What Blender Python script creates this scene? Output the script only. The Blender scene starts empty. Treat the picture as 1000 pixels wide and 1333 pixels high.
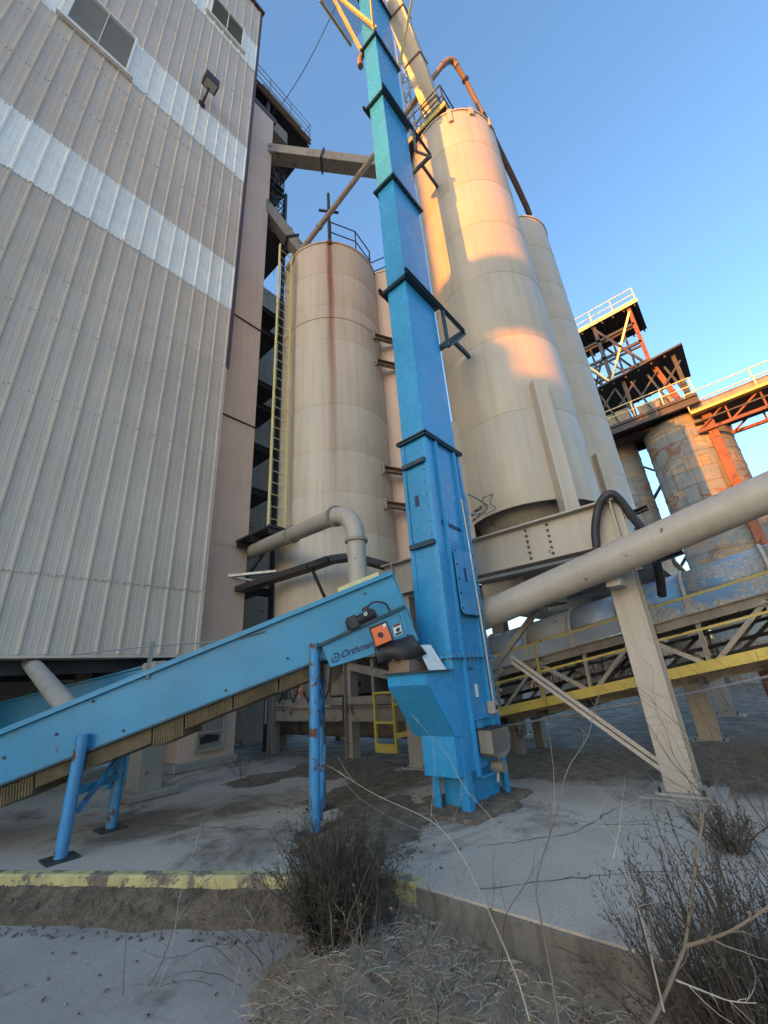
import bpy, bmesh, math, random
from mathutils import Vector, Matrix
random.seed(7)
R = math.radians
S = bpy.context.scene
# ------------------------------------------------------------------ camera
H = 1.30                                   # eye height above the concrete slab
F, CX, CY = 537.0, 500.0, 666.5            # focal length and centre in photo pixels (1000 x 1333)
MW = Matrix(((0.66101289, 0.2437267, 0.70968955),
             (-0.74736624, 0.29844491, 0.59361128),
             (-0.06712432, -0.92278271, 0.37942903)))   # world = MW @ (right, down, forward)
cam = bpy.data.objects.new('camera', bpy.data.cameras.new('camera'))
S.collection.objects.link(cam)
cam.data.sensor_fit = 'HORIZONTAL'; cam.data.sensor_width = 36; cam.data.lens = F / 1000 * 36
cam.data.clip_end = 3000; cam.data.clip_start = 0.02
cm = Matrix((( MW[0][0], -MW[0][1], -MW[0][2], 0), (MW[1][0], -MW[1][1], -MW[1][2], 0),
             (MW[2][0], -MW[2][1], -MW[2][2], H), (0, 0, 0, 1)))
cam.matrix_world = cm
S.camera = cam
# ------------------------------------------------------------------ light
SUN_AZ, SUN_EL = 175.0, 6.0                # azimuth from +X, elevation
sd = Vector((math.cos(R(SUN_EL)) * math.cos(R(SUN_AZ)), math.cos(R(SUN_EL)) * math.sin(R(SUN_AZ)), math.sin(R(SUN_EL))))
w = bpy.data.worlds.new('World'); S.world = w; w.use_nodes = True
nt = w.node_tree; bg = nt.nodes['Background']
sky = nt.nodes.new('ShaderNodeTexSky'); sky.sky_type = 'NISHITA'; sky.sun_disc = False
sky.sun_elevation = R(SUN_EL); sky.sun_rotation = math.atan2(sd.x, sd.y)
sky.air_density = 1.0; sky.dust_density = 2.6; sky.ozone_density = 2.6
nt.links.new(sky.outputs[0], bg.inputs[0]); bg.inputs[1].default_value = 0.15
sl = bpy.data.lights.new('sun', 'SUN'); sl.energy = 2.0; sl.angle = R(0.35); sl.color = (1.0, 0.29, 0.0)
sun = bpy.data.objects.new('sun', sl); S.collection.objects.link(sun)
sun.rotation_euler = sd.to_track_quat('Z', 'Y').to_euler(); sun.location = (-20, 5, 40)
S.view_settings.view_transform = 'Standard'; S.view_settings.look = 'None'
S.view_settings.gamma = 1; S.view_settings.exposure = 2.42; S.view_settings.use_curve_mapping = False
# ------------------------------------------------------------------ photo pixel -> place
def ray(x, y): return MW @ Vector((x - CX, y - CY, F))
def onU(x, y, u): d = ray(x, y); return Vector((0, 0, H)) + d * (u / d.x)
def onV(x, y, v): d = ray(x, y); return Vector((0, 0, H)) + d * (v / d.y)
def onZ(x, y, z): d = ray(x, y); return Vector((0, 0, H)) + d * ((z - H) / d.z)
def atD(x, y, D): d = ray(x, y); return Vector((0, 0, H)) + d * (D / math.hypot(d.x, d.y))
# ------------------------------------------------------------------ materials
def mat(name, col, rough=.6, metal=0, var=.12, vs=1.2, streak=.0, scol=(.12, .1, .08), rust=0, rcol=(.16, .06, .025),
        rs=3.0, bump=.15, bs=40, spec=.5, fine=.06, hdirt=None, coat=0):
    m = bpy.data.materials.new(name); m.use_nodes = True
    t = m.node_tree; b = t.nodes['Principled BSDF']; N = t.nodes.new; L = t.links.new
    g = N('ShaderNodeNewGeometry')
    def noise(scale, det=5, ro=.6, sc=None):
        n = N('ShaderNodeTexNoise'); n.inputs['Scale'].default_value = scale; n.inputs['Detail'].default_value = det
        n.inputs['Roughness'].default_value = ro
        if sc:
            mp = N('ShaderNodeMapping'); mp.inputs['Scale'].default_value = sc; L(g.outputs['Position'], mp.inputs[0]); L(mp.outputs[0], n.inputs[0])
        else: L(g.outputs['Position'], n.inputs[0])
        return n.outputs['Fac']
    def ramp(f, a, bb, va=0, vb=1):
        r = N('ShaderNodeMapRange'); r.inputs[1].default_value = a; r.inputs[2].default_value = bb
        r.inputs[3].default_value = va; r.inputs[4].default_value = vb; L(f, r.inputs[0]); return r.outputs[0]
    def mix(f, a, bb):
        x = N('ShaderNodeMix'); x.data_type = 'RGBA'
        if hasattr(f, 'links'): L(f, x.inputs[0])
        else: x.inputs[0].default_value = f
        for v_, s_ in ((a, 6), (bb, 7)):
            if hasattr(v_, 'links'): L(v_, x.inputs[s_])
            else: x.inputs[s_].default_value = (*v_, 1)
        return x.outputs[2]
    lo = tuple(c * (1 - var) for c in col); hi = tuple(min(1, c * (1 + var)) for c in col)
    oi = N('ShaderNodeObjectInfo'); ad = N('ShaderNodeMath'); ad.operation = 'MULTIPLY_ADD'
    L(oi.outputs['Random'], ad.inputs[0]); ad.inputs[1].default_value = .22; L(noise(vs), ad.inputs[2])
    c = mix(ramp(ad.outputs[0], .38, .84), lo, hi)
    if fine:
        c = mix(ramp(noise(60, 3), .45, .75, 0, fine * 3), c, tuple(x * .55 for x in col))
    if streak:
        c = mix(ramp(noise(1, 6, .65, (9, 9, .35)), .48, .78, 0, streak), c, scol)
    rf = None
    if rust:
        n1 = noise(rs, 8, .7); rf = ramp(n1, .66 - rust * .3, .70 - rust * .3)
        c = mix(rf, c, mix(ramp(noise(25), .3, .7), rcol, tuple(x * .45 for x in rcol)))
    L(c, b.inputs['Base Color'])
    b.inputs['Metallic'].default_value = metal
    L(ramp(noise(8), .3, .7, max(.05, rough - .08), min(1, rough + .08)), b.inputs['Roughness'])
    b.inputs['Specular IOR Level'].default_value = spec
    if coat: b.inputs['Coat Weight'].default_value = coat; b.inputs['Coat Roughness'].default_value = .15
    if bump:
        bm_ = N('ShaderNodeBump'); bm_.inputs['Strength'].default_value = bump; bm_.inputs['Distance'].default_value = .01
        L(noise(bs, 6, .7), bm_.inputs['Height']); L(bm_.outputs[0], b.inputs['Normal'])
    m['_c'] = 1
    return m
M = dict(
    blue=mat('blue_paint', (.035, .29, .57), .27, var=.14, streak=.4, scol=(.08, .22, .36), rust=.0, rs=9, bump=.04, bs=6),
    blue_conv=mat('faded_blue_paint', (.035, .255, .42), .42, var=.16, vs=1.6, streak=.35, scol=(.10, .24, .34), rust=.03, rs=6, bump=.05, bs=7),
    blue_worn=mat('worn_blue_paint', (.05, .27, .52), .45, streak=.8, scol=(.14, .085, .05), rust=.30, rs=6, bump=.1),
    blue_dk=mat('dark_blue_edge', (.012, .05, .075), .5, rust=.1),
    beige=mat('beige_silo_paint', (.47, .42, .34), .45, var=.09, vs=.7, streak=.38, scol=(.25, .2, .14), bump=.03, bs=5, fine=.03),
    beige2=mat('beige_steel_paint', (.40, .36, .30), .5, var=.1, streak=.3, scol=(.2, .15, .1), rust=.08, rs=5, bump=.05),
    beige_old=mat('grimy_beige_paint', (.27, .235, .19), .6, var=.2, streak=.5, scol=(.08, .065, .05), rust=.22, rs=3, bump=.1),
    pink=mat('pinkish_tower_paint', (.66, .475, .365), .6, var=.1, vs=.6, streak=.25, scol=(.3, .2, .15), bump=.08, bs=12, fine=.05),
    siding=mat('tan_siding', (.60, .50, .40), .5, var=.08, vs=.9, streak=.3, scol=(.24, .2, .16), bump=.05, bs=30, fine=.02),
    fibre=mat('fibreglass_sheet', (.83, .82, .76), .5, var=.1, vs=3, streak=.4, scol=(.58, .58, .53), bump=.3, bs=14),
    trim=mat('maroon_trim', (.07, .045, .05), .5),
    louver=mat('louver_metal', (.42, .40, .34), .5),
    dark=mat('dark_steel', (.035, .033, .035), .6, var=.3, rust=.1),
    black=mat('black_rubber', (.02, .021, .024), .55, var=.4, streak=.4, scol=(.1, .1, .1)),
    grey=mat('galvanised_steel', (.30, .31, .31), .42, metal=.5, var=.15, streak=.2),
    cover=mat('weathered_cover', (.36, .41, .45), .36, metal=.3, var=.25, streak=.45, scol=(.34, .33, .3), bump=.05),
    cover_blue=mat('peeling_blue_cover', (.13, .27, .43), .36, var=.3, streak=.25, scol=(.3, .3, .3), rust=.55, rs=2.2, rcol=(.46, .45, .42), bump=.1),
    yellow=mat('yellow_paint', (.55, .42, .085), .5, var=.12, streak=.4, scol=(.25, .18, .07), rust=.12),
    yellow_pale=mat('pale_yellow_paint', (.66, .58, .26), .5, var=.1, streak=.2, scol=(.4, .33, .15), rust=.06),
    kerb=mat('yellow_kerb_paint', (.52, .45, .20), .8, var=.25, vs=3, streak=.5, rust=.5, rs=4, rcol=(.24, .21, .15), bump=.4, bs=25),
    orange=mat('orange_box', (.8, .17, .05), .4, var=.06),
    white=mat('white_label', (.75, .75, .72), .5),
    pipe=mat('brown_pipe', (.24, .17, .12), .5, streak=.4, rust=.2),
    rust=mat('rusty_red_steel', (.17, .058, .032), .7, var=.35, rust=.3, rcol=(.1, .04, .02)),
    wood=mat('bristle_guard', (.20, .145, .075), .8, var=.35, vs=6, streak=.4, scol=(.05, .04, .03), bump=.6, bs=60),
    conc=mat('concrete_pier', (.33, .31, .27), .85, var=.15, streak=.3, bump=.4, bs=30),
    stem=mat('dry_stem', (.22, .175, .125), .8, var=.3, bump=0), stem_dk=mat('dark_twig', (.085, .06, .045), .8, var=.3, bump=0),
    stem_pale=mat('pale_stem', (.40, .35, .27), .8, var=.2, bump=0),
    leaf=mat('juniper_leaf', (.062, .056, .038), .8, var=.45, vs=7, bump=0), leaf_dry=mat('dry_leaf', (.15, .085, .05), .8, var=.4, vs=8, bump=0),
    brush=mat('winter_brush', (.12, .095, .075), .9, var=.4, bump=0),
    print=mat('dark_print', (.015, .02, .045), .6, bump=0), navy=mat('navy_print', (.012, .03, .12), .5, bump=0),
)
def special(name, build):
    m = bpy.data.materials.new(name); m.use_nodes = True
    t = m.node_tree; b = t.nodes['Principled BSDF']; N = t.nodes.new; L = t.links.new
    g = N('ShaderNodeNewGeometry').outputs['Position']
    def noise(scale, det=6, ro=.62, sc=None, dist=0):
        n = N('ShaderNodeTexNoise'); n.inputs['Scale'].default_value = scale; n.inputs['Detail'].default_value = det
        n.inputs['Roughness'].default_value = ro; n.inputs['Distortion'].default_value = dist
        if sc:
            mp = N('ShaderNodeMapping'); mp.inputs['Scale'].default_value = sc; L(g, mp.inputs[0]); L(mp.outputs[0], n.inputs[0])
        else: L(g, n.inputs[0])
        return n.outputs['Fac']
    def ramp(f, a, bb, va=0, vb=1):
        r = N('ShaderNodeMapRange'); r.inputs[1].default_value = a; r.inputs[2].default_value = bb
        r.inputs[3].default_value = va; r.inputs[4].default_value = vb; L(f, r.inputs[0]); return r.outputs[0]
    def mix(f, a, bb):
        x = N('ShaderNodeMix'); x.data_type = 'RGBA'; L(f, x.inputs[0])
        for v_, s_ in ((a, 6), (bb, 7)):
            if hasattr(v_, 'links'): L(v_, x.inputs[s_])
            else: x.inputs[s_].default_value = (*v_, 1)
        return x.outputs[2]
    def mth(op, a, bb=None):
        x = N('ShaderNodeMath'); x.operation = op
        for i, v_ in enumerate((a, bb)):
            if v_ is None: continue
            if hasattr(v_, 'links'): L(v_, x.inputs[i])
            else: x.inputs[i].default_value = v_
        return x.outputs[0]
    def sep():
        s_ = N('ShaderNodeSeparateXYZ'); L(g, s_.inputs[0]); return s_.outputs
    def bumpn(f, st, dist=.02):
        x = N('ShaderNodeBump'); x.inputs['Strength'].default_value = st; x.inputs['Distance'].default_value = dist
        L(f, x.inputs['Height']); L(x.outputs[0], b.inputs['Normal'])
    build(b, L, noise, ramp, mix, mth, sep, bumpn)
    return m
def slab_mat(b, L, noise, ramp, mix, mth, sep, bumpn):
    c = mix(ramp(noise(.9), .3, .7), (.43, .375, .30), (.55, .485, .395))
    c = mix(ramp(noise(45, 4), .5, .75, 0, .5), c, (.15, .14, .125))
    c = mix(ramp(noise(.55, 8, .68, None, .6), .50, .60, 0, .82), c, (.12, .093, .064))      # soil washed over the slab
    x, y, z = sep()
    f = ramp(mth('ADD', x, mth('MULTIPLY', noise(.8, 6), 2.2)), 6.2, 7.6)
    c = mix(f, c, mix(ramp(noise(2.5, 8), .42, .6), (.085, .064, .045), (.21, .17, .125)))   # bare dirt under the silos
    L(c, b.inputs['Base Color']); b.inputs['Roughness'].default_value = .85
    bumpn(noise(28, 8, .75), .35)
M['slab'] = special('slab_concrete', slab_mat)
def low_mat(b, L, noise, ramp, mix, mth, sep, bumpn):
    c = mix(ramp(noise(1.1), .3, .7), (.31, .285, .25), (.42, .39, .345))
    c = mix(ramp(noise(40, 4), .5, .8, 0, .4), c, (.17, .16, .15))
    c = mix(ramp(noise(1.3, 8, .7), .58, .66, 0, .6), c, (.13, .11, .085))
    L(c, b.inputs['Base Color']); b.inputs['Roughness'].default_value = .85; bumpn(noise(30, 8, .75), .3)
def wallc_mat(b, L, noise, ramp, mix, mth, sep, bumpn):
    c = mix(ramp(noise(2.2), .3, .7), (.13, .12, .10), (.24, .225, .195))
    c = mix(ramp(noise(1, 6, .65, (7, 7, .8)), .45, .65, 0, .8), c, (.06, .052, .042))
    L(c, b.inputs['Base Color']); b.inputs['Roughness'].default_value = .9; bumpn(noise(25, 8, .75), .5)
M['wallc'] = special('stained_wall_concrete', wallc_mat)
M['low'] = special('yard_concrete', low_mat)
def soil_mat(b, L, noise, ramp, mix, mth, sep, bumpn):
    c = mix(ramp(noise(7, 8, .7), .35, .65), (.13, .10, .07), (.33, .26, .18))
    c = mix(ramp(noise(60, 4), .5, .7, 0, .7), c, (.045, .035, .028))
    L(c, b.inputs['Base Color']); b.inputs['Roughness'].default_value = .95; bumpn(noise(26, 8, .8), 1.0, .04)
M['soil'] = special('loose_soil', soil_mat)
def sand_mat(b, L, noise, ramp, mix, mth, sep, bumpn):
    c = mix(ramp(noise(5, 8, .7), .35, .65), (.36, .29, .205), (.58, .48, .35))
    c = mix(ramp(noise(14, 8, .75), .57, .66, 0, .7), c, (.10, .078, .055))
    L(c, b.inputs['Base Color']); b.inputs['Roughness'].default_value = .95; bumpn(noise(22, 8, .8), 1.0, .05)
M['sand'] = special('sandy_litter', sand_mat)
def stave_mat(b, L, noise, ramp, mix, mth, sep, bumpn):
    c = mix(ramp(noise(1, 8, .7, (.5, .5, 1.6)), .35, .65), (.19, .14, .095), (.36, .29, .21))
    c = mix(ramp(noise(1, 8, .72, (.38, .38, .75), 1.5), .44, .48), c, (.17, .20, .215))
    c = mix(ramp(noise(1, 8, .72, (.3, .3, .42), 1.2), .57, .62), c, (.17, .085, .05))
    c = mix(ramp(noise(1, 7, .7, (1.2, 1.2, 4)), .55, .72, 0, .7), c, (.085, .065, .05))
    c = mix(ramp(noise(1, 7, .7, (5, 5, .25)), .54, .66, 0, .75), c, (.10, .062, .042))
    L(c, b.inputs['Base Color']); b.inputs['Roughness'].default_value = .85; bumpn(noise(3, 8, .8), .5, .05)
M['stave'] = special('peeling_silo_skin', stave_mat)
SC, SR = Vector((7.06, 7.55)), 1.55
def streak_glow_mat(b, L, noise, ramp, mix, mth, sep, bumpn):
    c = mix(ramp(noise(.7), .3, .7), (.54, .465, .365), (.62, .54, .43))
    c = mix(ramp(noise(1, 6, .65, (9, 9, .25)), .46, .75, 0, .4), c, (.30, .235, .16))
    x, y, z = sep()
    # rust run below the pipe post: width grows narrow downwards
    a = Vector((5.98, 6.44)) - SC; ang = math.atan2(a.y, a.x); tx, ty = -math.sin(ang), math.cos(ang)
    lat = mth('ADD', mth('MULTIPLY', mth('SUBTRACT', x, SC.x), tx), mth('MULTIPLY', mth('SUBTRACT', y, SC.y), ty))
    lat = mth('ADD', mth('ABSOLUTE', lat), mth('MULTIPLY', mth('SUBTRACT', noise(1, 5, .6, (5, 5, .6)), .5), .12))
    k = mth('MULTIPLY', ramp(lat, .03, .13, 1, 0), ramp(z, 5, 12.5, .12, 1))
    c = mix(ramp(z, 9, 14.5, 0, .3), c, (.46, .26, .16))                                       # warm glow on the upper wall, painted into the colour
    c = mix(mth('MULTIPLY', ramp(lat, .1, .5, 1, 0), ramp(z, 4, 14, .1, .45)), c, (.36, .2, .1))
    c = mix(k, c, (.22, .075, .025))
    L(c, b.inputs['Base Color']); b.inputs['Roughness'].default_value = .5; bumpn(noise(6), .04)
M['streak'] = special('rust_streaked_glow_silo', streak_glow_mat)
# ------------------------------------------------------------------ mesh helpers
UP = Vector((0, 0, 1))
class MB:
    def __init__(s): s.v = []; s.f = []
    def add(s, vs, fs):
        o = len(s.v); s.v += [Vector(x) for x in vs]; s.f += [[i + o for i in f] for f in fs]; return s
    def box(s, a, b):
        (x0, y0, z0), (x1, y1, z1) = a, b
        return s.add([(x0, y0, z0), (x1, y0, z0), (x1, y1, z0), (x0, y1, z0), (x0, y0, z1), (x1, y0, z1), (x1, y1, z1), (x0, y1, z1)],
                     [(0, 3, 2, 1), (4, 5, 6, 7), (0, 1, 5, 4), (1, 2, 6, 5), (2, 3, 7, 6), (3, 0, 4, 7)])
    def sec(s, p0, p1, prof, up=UP):
        p0, p1 = Vector(p0), Vector(p1); d = (p1 - p0).normalized(); up = Vector(up)
        if abs(d.dot(up)) > .98: up = Vector((0, 1, 0)) if abs(d.y) < .9 else Vector((1, 0, 0))
        x = d.cross(up).normalized(); y = x.cross(d)
        n = len(prof); vs = [p + x * a + y * b for p in (p0, p1) for a, b in prof]
        fs = [(i, (i + 1) % n, (i + 1) % n + n, i + n) for i in range(n)] + [tuple(range(n))[::-1], tuple(range(n, 2 * n))]
        return s.add(vs, fs)
    def bar(s, p0, p1, w, h, up=UP): return s.sec(p0, p1, [(-w/2, -h/2), (w/2, -h/2), (w/2, h/2), (-w/2, h/2)], up)
    def ibeam(s, p0, p1, w, h, t=.02, up=UP):
        a, b, c = w/2, h/2, t/2
        return s.sec(p0, p1, [(-a, -b), (a, -b), (a, -b+t), (c, -b+t), (c, b-t), (a, b-t), (a, b), (-a, b), (-a, b-t), (-c, b-t), (-c, -b+t), (-a, -b+t)], up)
    def chan(s, p0, p1, w, h, t=.015, up=UP):
        a, b = w/2, h/2
        return s.sec(p0, p1, [(-a, -b), (a, -b), (a, -b+t), (-a+t, -b+t), (-a+t, b-t), (a, b-t), (a, b), (-a, b)], up)
    def angle(s, p0, p1, w, t=.01, up=UP): return s.sec(p0, p1, [(0, 0), (w, 0), (w, t), (t, t), (t, w), (0, w)], up)
    def tube(s, pts, r, n=10, cap=True):
        pts = [Vector(p) for p in pts]; k = len(pts); rs = r if isinstance(r, (list, tuple)) else [r] * k
        tg = [(pts[min(i+1, k-1)] - pts[max(i-1, 0)]).normalized() for i in range(k)]
        a = UP if abs(tg[0].z) < .9 else Vector((1, 0, 0)); x = tg[0].cross(a).normalized(); o = len(s.v)
        for i in range(k):
            x = (x - tg[i] * x.dot(tg[i])).normalized(); y = tg[i].cross(x)
            for j in range(n):
                q = 2 * math.pi * j / n; s.v.append(pts[i] + (x * math.cos(q) + y * math.sin(q)) * rs[i])
        for i in range(k - 1):
            for j in range(n):
                j2 = (j + 1) % n; s.f.append([o+i*n+j, o+i*n+j2, o+(i+1)*n+j2, o+(i+1)*n+j])
        if cap: s.f.append([o+j for j in range(n)][::-1]); s.f.append([o+(k-1)*n+j for j in range(n)])
        return s
    def lathe(s, c, prof, n=64, a0=0, a1=2*math.pi):
        o = len(s.v); full = abs(a1 - a0 - 2*math.pi) < 1e-6; m = n if full else n + 1
        for r, z in prof:
            for j in range(m):
                q = a0 + (a1 - a0) * j / n; s.v.append(Vector((c[0] + r*math.cos(q), c[1] + r*math.sin(q), z)))
        for i in range(len(prof) - 1):
            for j in range(n):
                j2 = (j + 1) % m; s.f.append([o+i*m+j, o+i*m+j2, o+(i+1)*m+j2, o+(i+1)*m+j])
        return s
    def poly(s, pts, off):
        """closed outline pushed along off: a plate with thickness"""
        pts = [Vector(p) for p in pts]; off = Vector(off); n = len(pts)
        return s.add(pts + [p + off for p in pts], [tuple(range(n))[::-1], tuple(range(n, 2*n))] + [(i, (i+1) % n, (i+1) % n + n, i + n) for i in range(n)])
    def build(s, name, m, parent=None, smooth=False, bevel=0, kind=None, ang=35):
        me = bpy.data.meshes.new(name); o = Vector((0, 0, 0))
        p = parent
        while p is not None: o += Vector(p.location); p = p.parent
        me.from_pydata([tuple(x - o) for x in s.v], [], s.f); me.validate()
        b = bmesh.new(); b.from_mesh(me); bmesh.ops.recalc_face_normals(b, faces=b.faces); b.to_mesh(me); b.free()
        if smooth:
            me.polygons.foreach_set('use_smooth', [True] * len(me.polygons)); me.set_sharp_from_angle(angle=R(ang))
        me.materials.append(M[m] if isinstance(m, str) else m)
        ob = bpy.data.objects.new(name, me); S.collection.objects.link(ob)
        if parent is not None: ob.parent = parent
        if bevel:
            md = ob.modifiers.new('bevel', 'BEVEL'); md.width = bevel; md.segments = 1; md.limit_method = 'ANGLE'; md.angle_limit = R(40)
        if kind: ob['kind'] = kind
        return ob
def thing(name, label, cat, loc=(0, 0, 0), group=None):
    o = bpy.data.objects.new(name, None); S.collection.objects.link(o); o.location = loc; o.empty_display_size = .2
    o['label'] = label; o['category'] = cat
    if group: o['group'] = group
    return o
def tag(o, label, cat, group=None):
    o['label'] = label; o['category'] = cat
    if group: o['group'] = group
    return o
def copy_tree(o, parent=None, off=None):
    c = o.copy(); S.collection.objects.link(c); c.parent = parent
    if off is not None: c.location = Vector(o.location) + Vector(off)
    for ch in [x for x in S.objects if x.parent == o]: copy_tree(ch, c)
    return c
def railing(parent, pts, h=1.05, mt='dark', r=.02, every=1.2, mids=(.5,), name='railing'):
    """posts, top rail and mid rails along a line of deck-edge points"""
    pts = [Vector(p) for p in pts]; a = MB()
    for p, q in zip(pts[:-1], pts[1:]):
        k = max(1, round((q - p).length / every))
        for i in range(k + 1):
            if i == k and q is not pts[-1]: continue
            b = p.lerp(q, i / k); po = MB().tube([b, b + UP * h], r, 6).build('post', mt, parent)
    for f in (1,) + tuple(mids):
        MB().tube([p + UP * h * f for p in pts], r, 6).build('rail', mt, parent)
def text_mesh(body, size, name='text'):
    cu = bpy.data.curves.new(name, 'FONT'); cu.body = body; cu.size = size; cu.extrude = 0; cu.offset = size * .03
    ob = bpy.data.objects.new(name, cu); S.collection.objects.link(ob)
    dg = bpy.context.evaluated_depsgraph_get(); me = bpy.data.meshes.new_from_object(ob.evaluated_get(dg))
    S.collection.objects.unlink(ob); bpy.data.objects.remove(ob)
    return [v.co.copy() for v in me.vertices], [list(p.vertices) for p in me.polygons]
def smooth_path(p, k=5):
    out_ = []
    for i in range(len(p) - 1):
        a_, b_, c_, d_ = p[max(0, i-1)], p[i], p[i+1], p[min(len(p)-1, i+2)]
        for j in range(k):
            t = j / k; out_.append(.5 * ((2*b_) + (c_-a_)*t + (2*a_-5*b_+4*c_-d_)*t*t + (3*b_-a_-3*c_+d_)*t**3))
    return out_ + [p[-1]]
# ================================================================== SETTING
def struct(o): o['kind'] = 'structure'; return o
# yard ground to the horizon, 0.3 m below the slab
struct(MB().add([(-400, -400, -.32), (900, -400, -.32), (900, 900, -.32), (-400, 900, -.32)], [(0, 1, 2, 3)]).build('ground', 'sand'))
K0, K1 = Vector((2.78, 2.68)), Vector((1.11, 5.60))          # kerb line
kd = (K1 - K0).normalized(); kn = Vector((-kd.y, kd.x))      # kn points to the lower yard
if kn.dot(Vector((-1, -1))) < 0: kn = -kn
K2 = K0 + kd * 14
g = 2.78
sl_pts = [(g, -60, 0), (300, -60, 0), (300, 300, 0), (K2.x, 300, 0), (K2.x, K2.y, 0), (K0.x, K0.y, 0)]
struct(MB().poly([Vector(p) for p in sl_pts], (0, 0, -.5)).build('concrete_slab', 'slab'))
a, b = K0 + kn * .10, K2 + kn * .10
struct(MB().poly([(K0.x, K0.y, .006), (K2.x, K2.y, .006), (b.x, b.y, .004), (a.x, a.y, .004)], (0, 0, -.16)).build('kerb', 'kerb', bevel=.015))
struct(MB().box((g - .02, -60, -.5), (g - .002, 2.275, -.012)).build('dock_wall', 'wallc', bevel=.006))
# dock edge painted yellow for its first stretch
struct(MB().box((g - .012, 2.28, -.12), (g + .10, 2.67, .008)).build('kerb', 'kerb', bevel=.01))
# lower concrete yard on the left
a0, a1 = K0 + kn * .16 - kd * .25, K2 + kn * .16
struct(MB().poly([(a0.x, a0.y, -.24), (a1.x, a1.y, -.24), (a1.x - 14, a1.y - 8, -.24), (-9, -3.0, -.24), (.2, 1.2, -.24), (1.5, 2.1, -.24)], (0, 0, -.1)).build('yard_pavement', 'low'))
def heap(name, fn, nu, nv, m, kind='structure'):
    """patch of uneven loose ground from a height function"""
    mb = MB(); vs = [fn(i / nu, j / nv) for i in range(nu + 1) for j in range(nv + 1)]
    mb.add(vs, [(i*(nv+1)+j, (i+1)*(nv+1)+j, (i+1)*(nv+1)+j+1, i*(nv+1)+j+1) for i in range(nu) for j in range(nv)])
    return mb.build(name, m, smooth=True, kind=kind)
from mathutils import noise as mn
def nz(x, y, s=1, o=0): return mn.fractal(Vector((x*s, y*s, o)), .9, 2.0, 5)
# dirt washed against the kerb
def dirt_fn(a, b):
    p = K0 + kd * (a * 13.5 - .2) + kn * (.09 + b * (.21 + .10 * nz(a * 13, 1, 1.3)))
    z = -.065 * (1 - b) - .245 * b - .02 * (b > .97) + .045 * nz(p.x, p.y, 7) * (1 - b) * min(1, b * 6) + .02 * math.sin(b * 3.1)
    return (p.x, p.y, z)
heap('dirt_bank', dirt_fn, 160, 16, 'soil')
# sandy bank in front of the dock wall
def sand_fn(a, b):
    x = -1.2 + 3.97 * a; y = -2.2 + 5.0 * b
    d = max(0, 1 - abs(x - 2.05) / 1.3) * max(0, 1 - abs(y - 2.25) / 1.1)
    z = -.30 + .20 * d ** 1.4 + .09 * max(0, 1 - (2.77 - x) / .7) + .035 * nz(x, y, 3.0) + .015 * nz(x, y, 11, 4)
    lim = (K0 + kn * .12 - Vector((x, y))).dot(kn)
    if y > 2.2 and x < 1.75: z -= .12 * min(1, (1.75 - x) * 2)
    return (x, y, z)
heap('sand_bank', sand_fn, 110, 130, 'sand')
# damp soil fans lying on the slab round the boot and below the bush
def fan(cx, cy, rx, ry, hh, seed, m='soil'):
    mb = MB(); n, k = 40, 9; vs = [(cx, cy, hh)]
    for i in range(1, k + 1):
        for j in range(n):
            q = 2 * math.pi * j / n; f = i / k; e = 1 + .38 * nz(math.cos(q) * 1.5, math.sin(q) * 1.5, 1.6, seed)
            x, y = cx + rx * f * e * math.cos(q), cy + ry * f * e * math.sin(q)
            vs.append((x, y, .004 - .008 * (f >= .99) + hh * (1 - f) ** .8 * (1 + .5 * nz(x, y, 9, seed))))
    fs = [(0, 1 + j, 1 + (j + 1) % n) for j in range(n)]
    for i in range(k - 1):
        for j in range(n):
            j2 = (j + 1) % n; fs.append((1 + i*n + j, 1 + (i+1)*n + j, 1 + (i+1)*n + j2, 1 + i*n + j2))
    mb.add(vs, fs).build('soil_patch', m, smooth=True, kind='structure')
for x, y, rx, ry, hh, sd_ in [(4.65, 2.95, .75, .55, .05, 1), (3.35, 3.35, .75, .55, .03, 2), (4.9, 4.5, 1.4, .5, .03, 3), (5.6, 5.9, .8, 1.1, .03, 4),
                              (4.0, 3.7, .5, .5, .03, 6), (8.3, .9, 1.6, 1.8, .04, 7), (7.0, 3.2, 1.2, 1.5, .03, 8), (4.4, 6.6, .6, .5, .02, 10)]:
    fan(x, y, rx, ry, hh, sd_)
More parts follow.
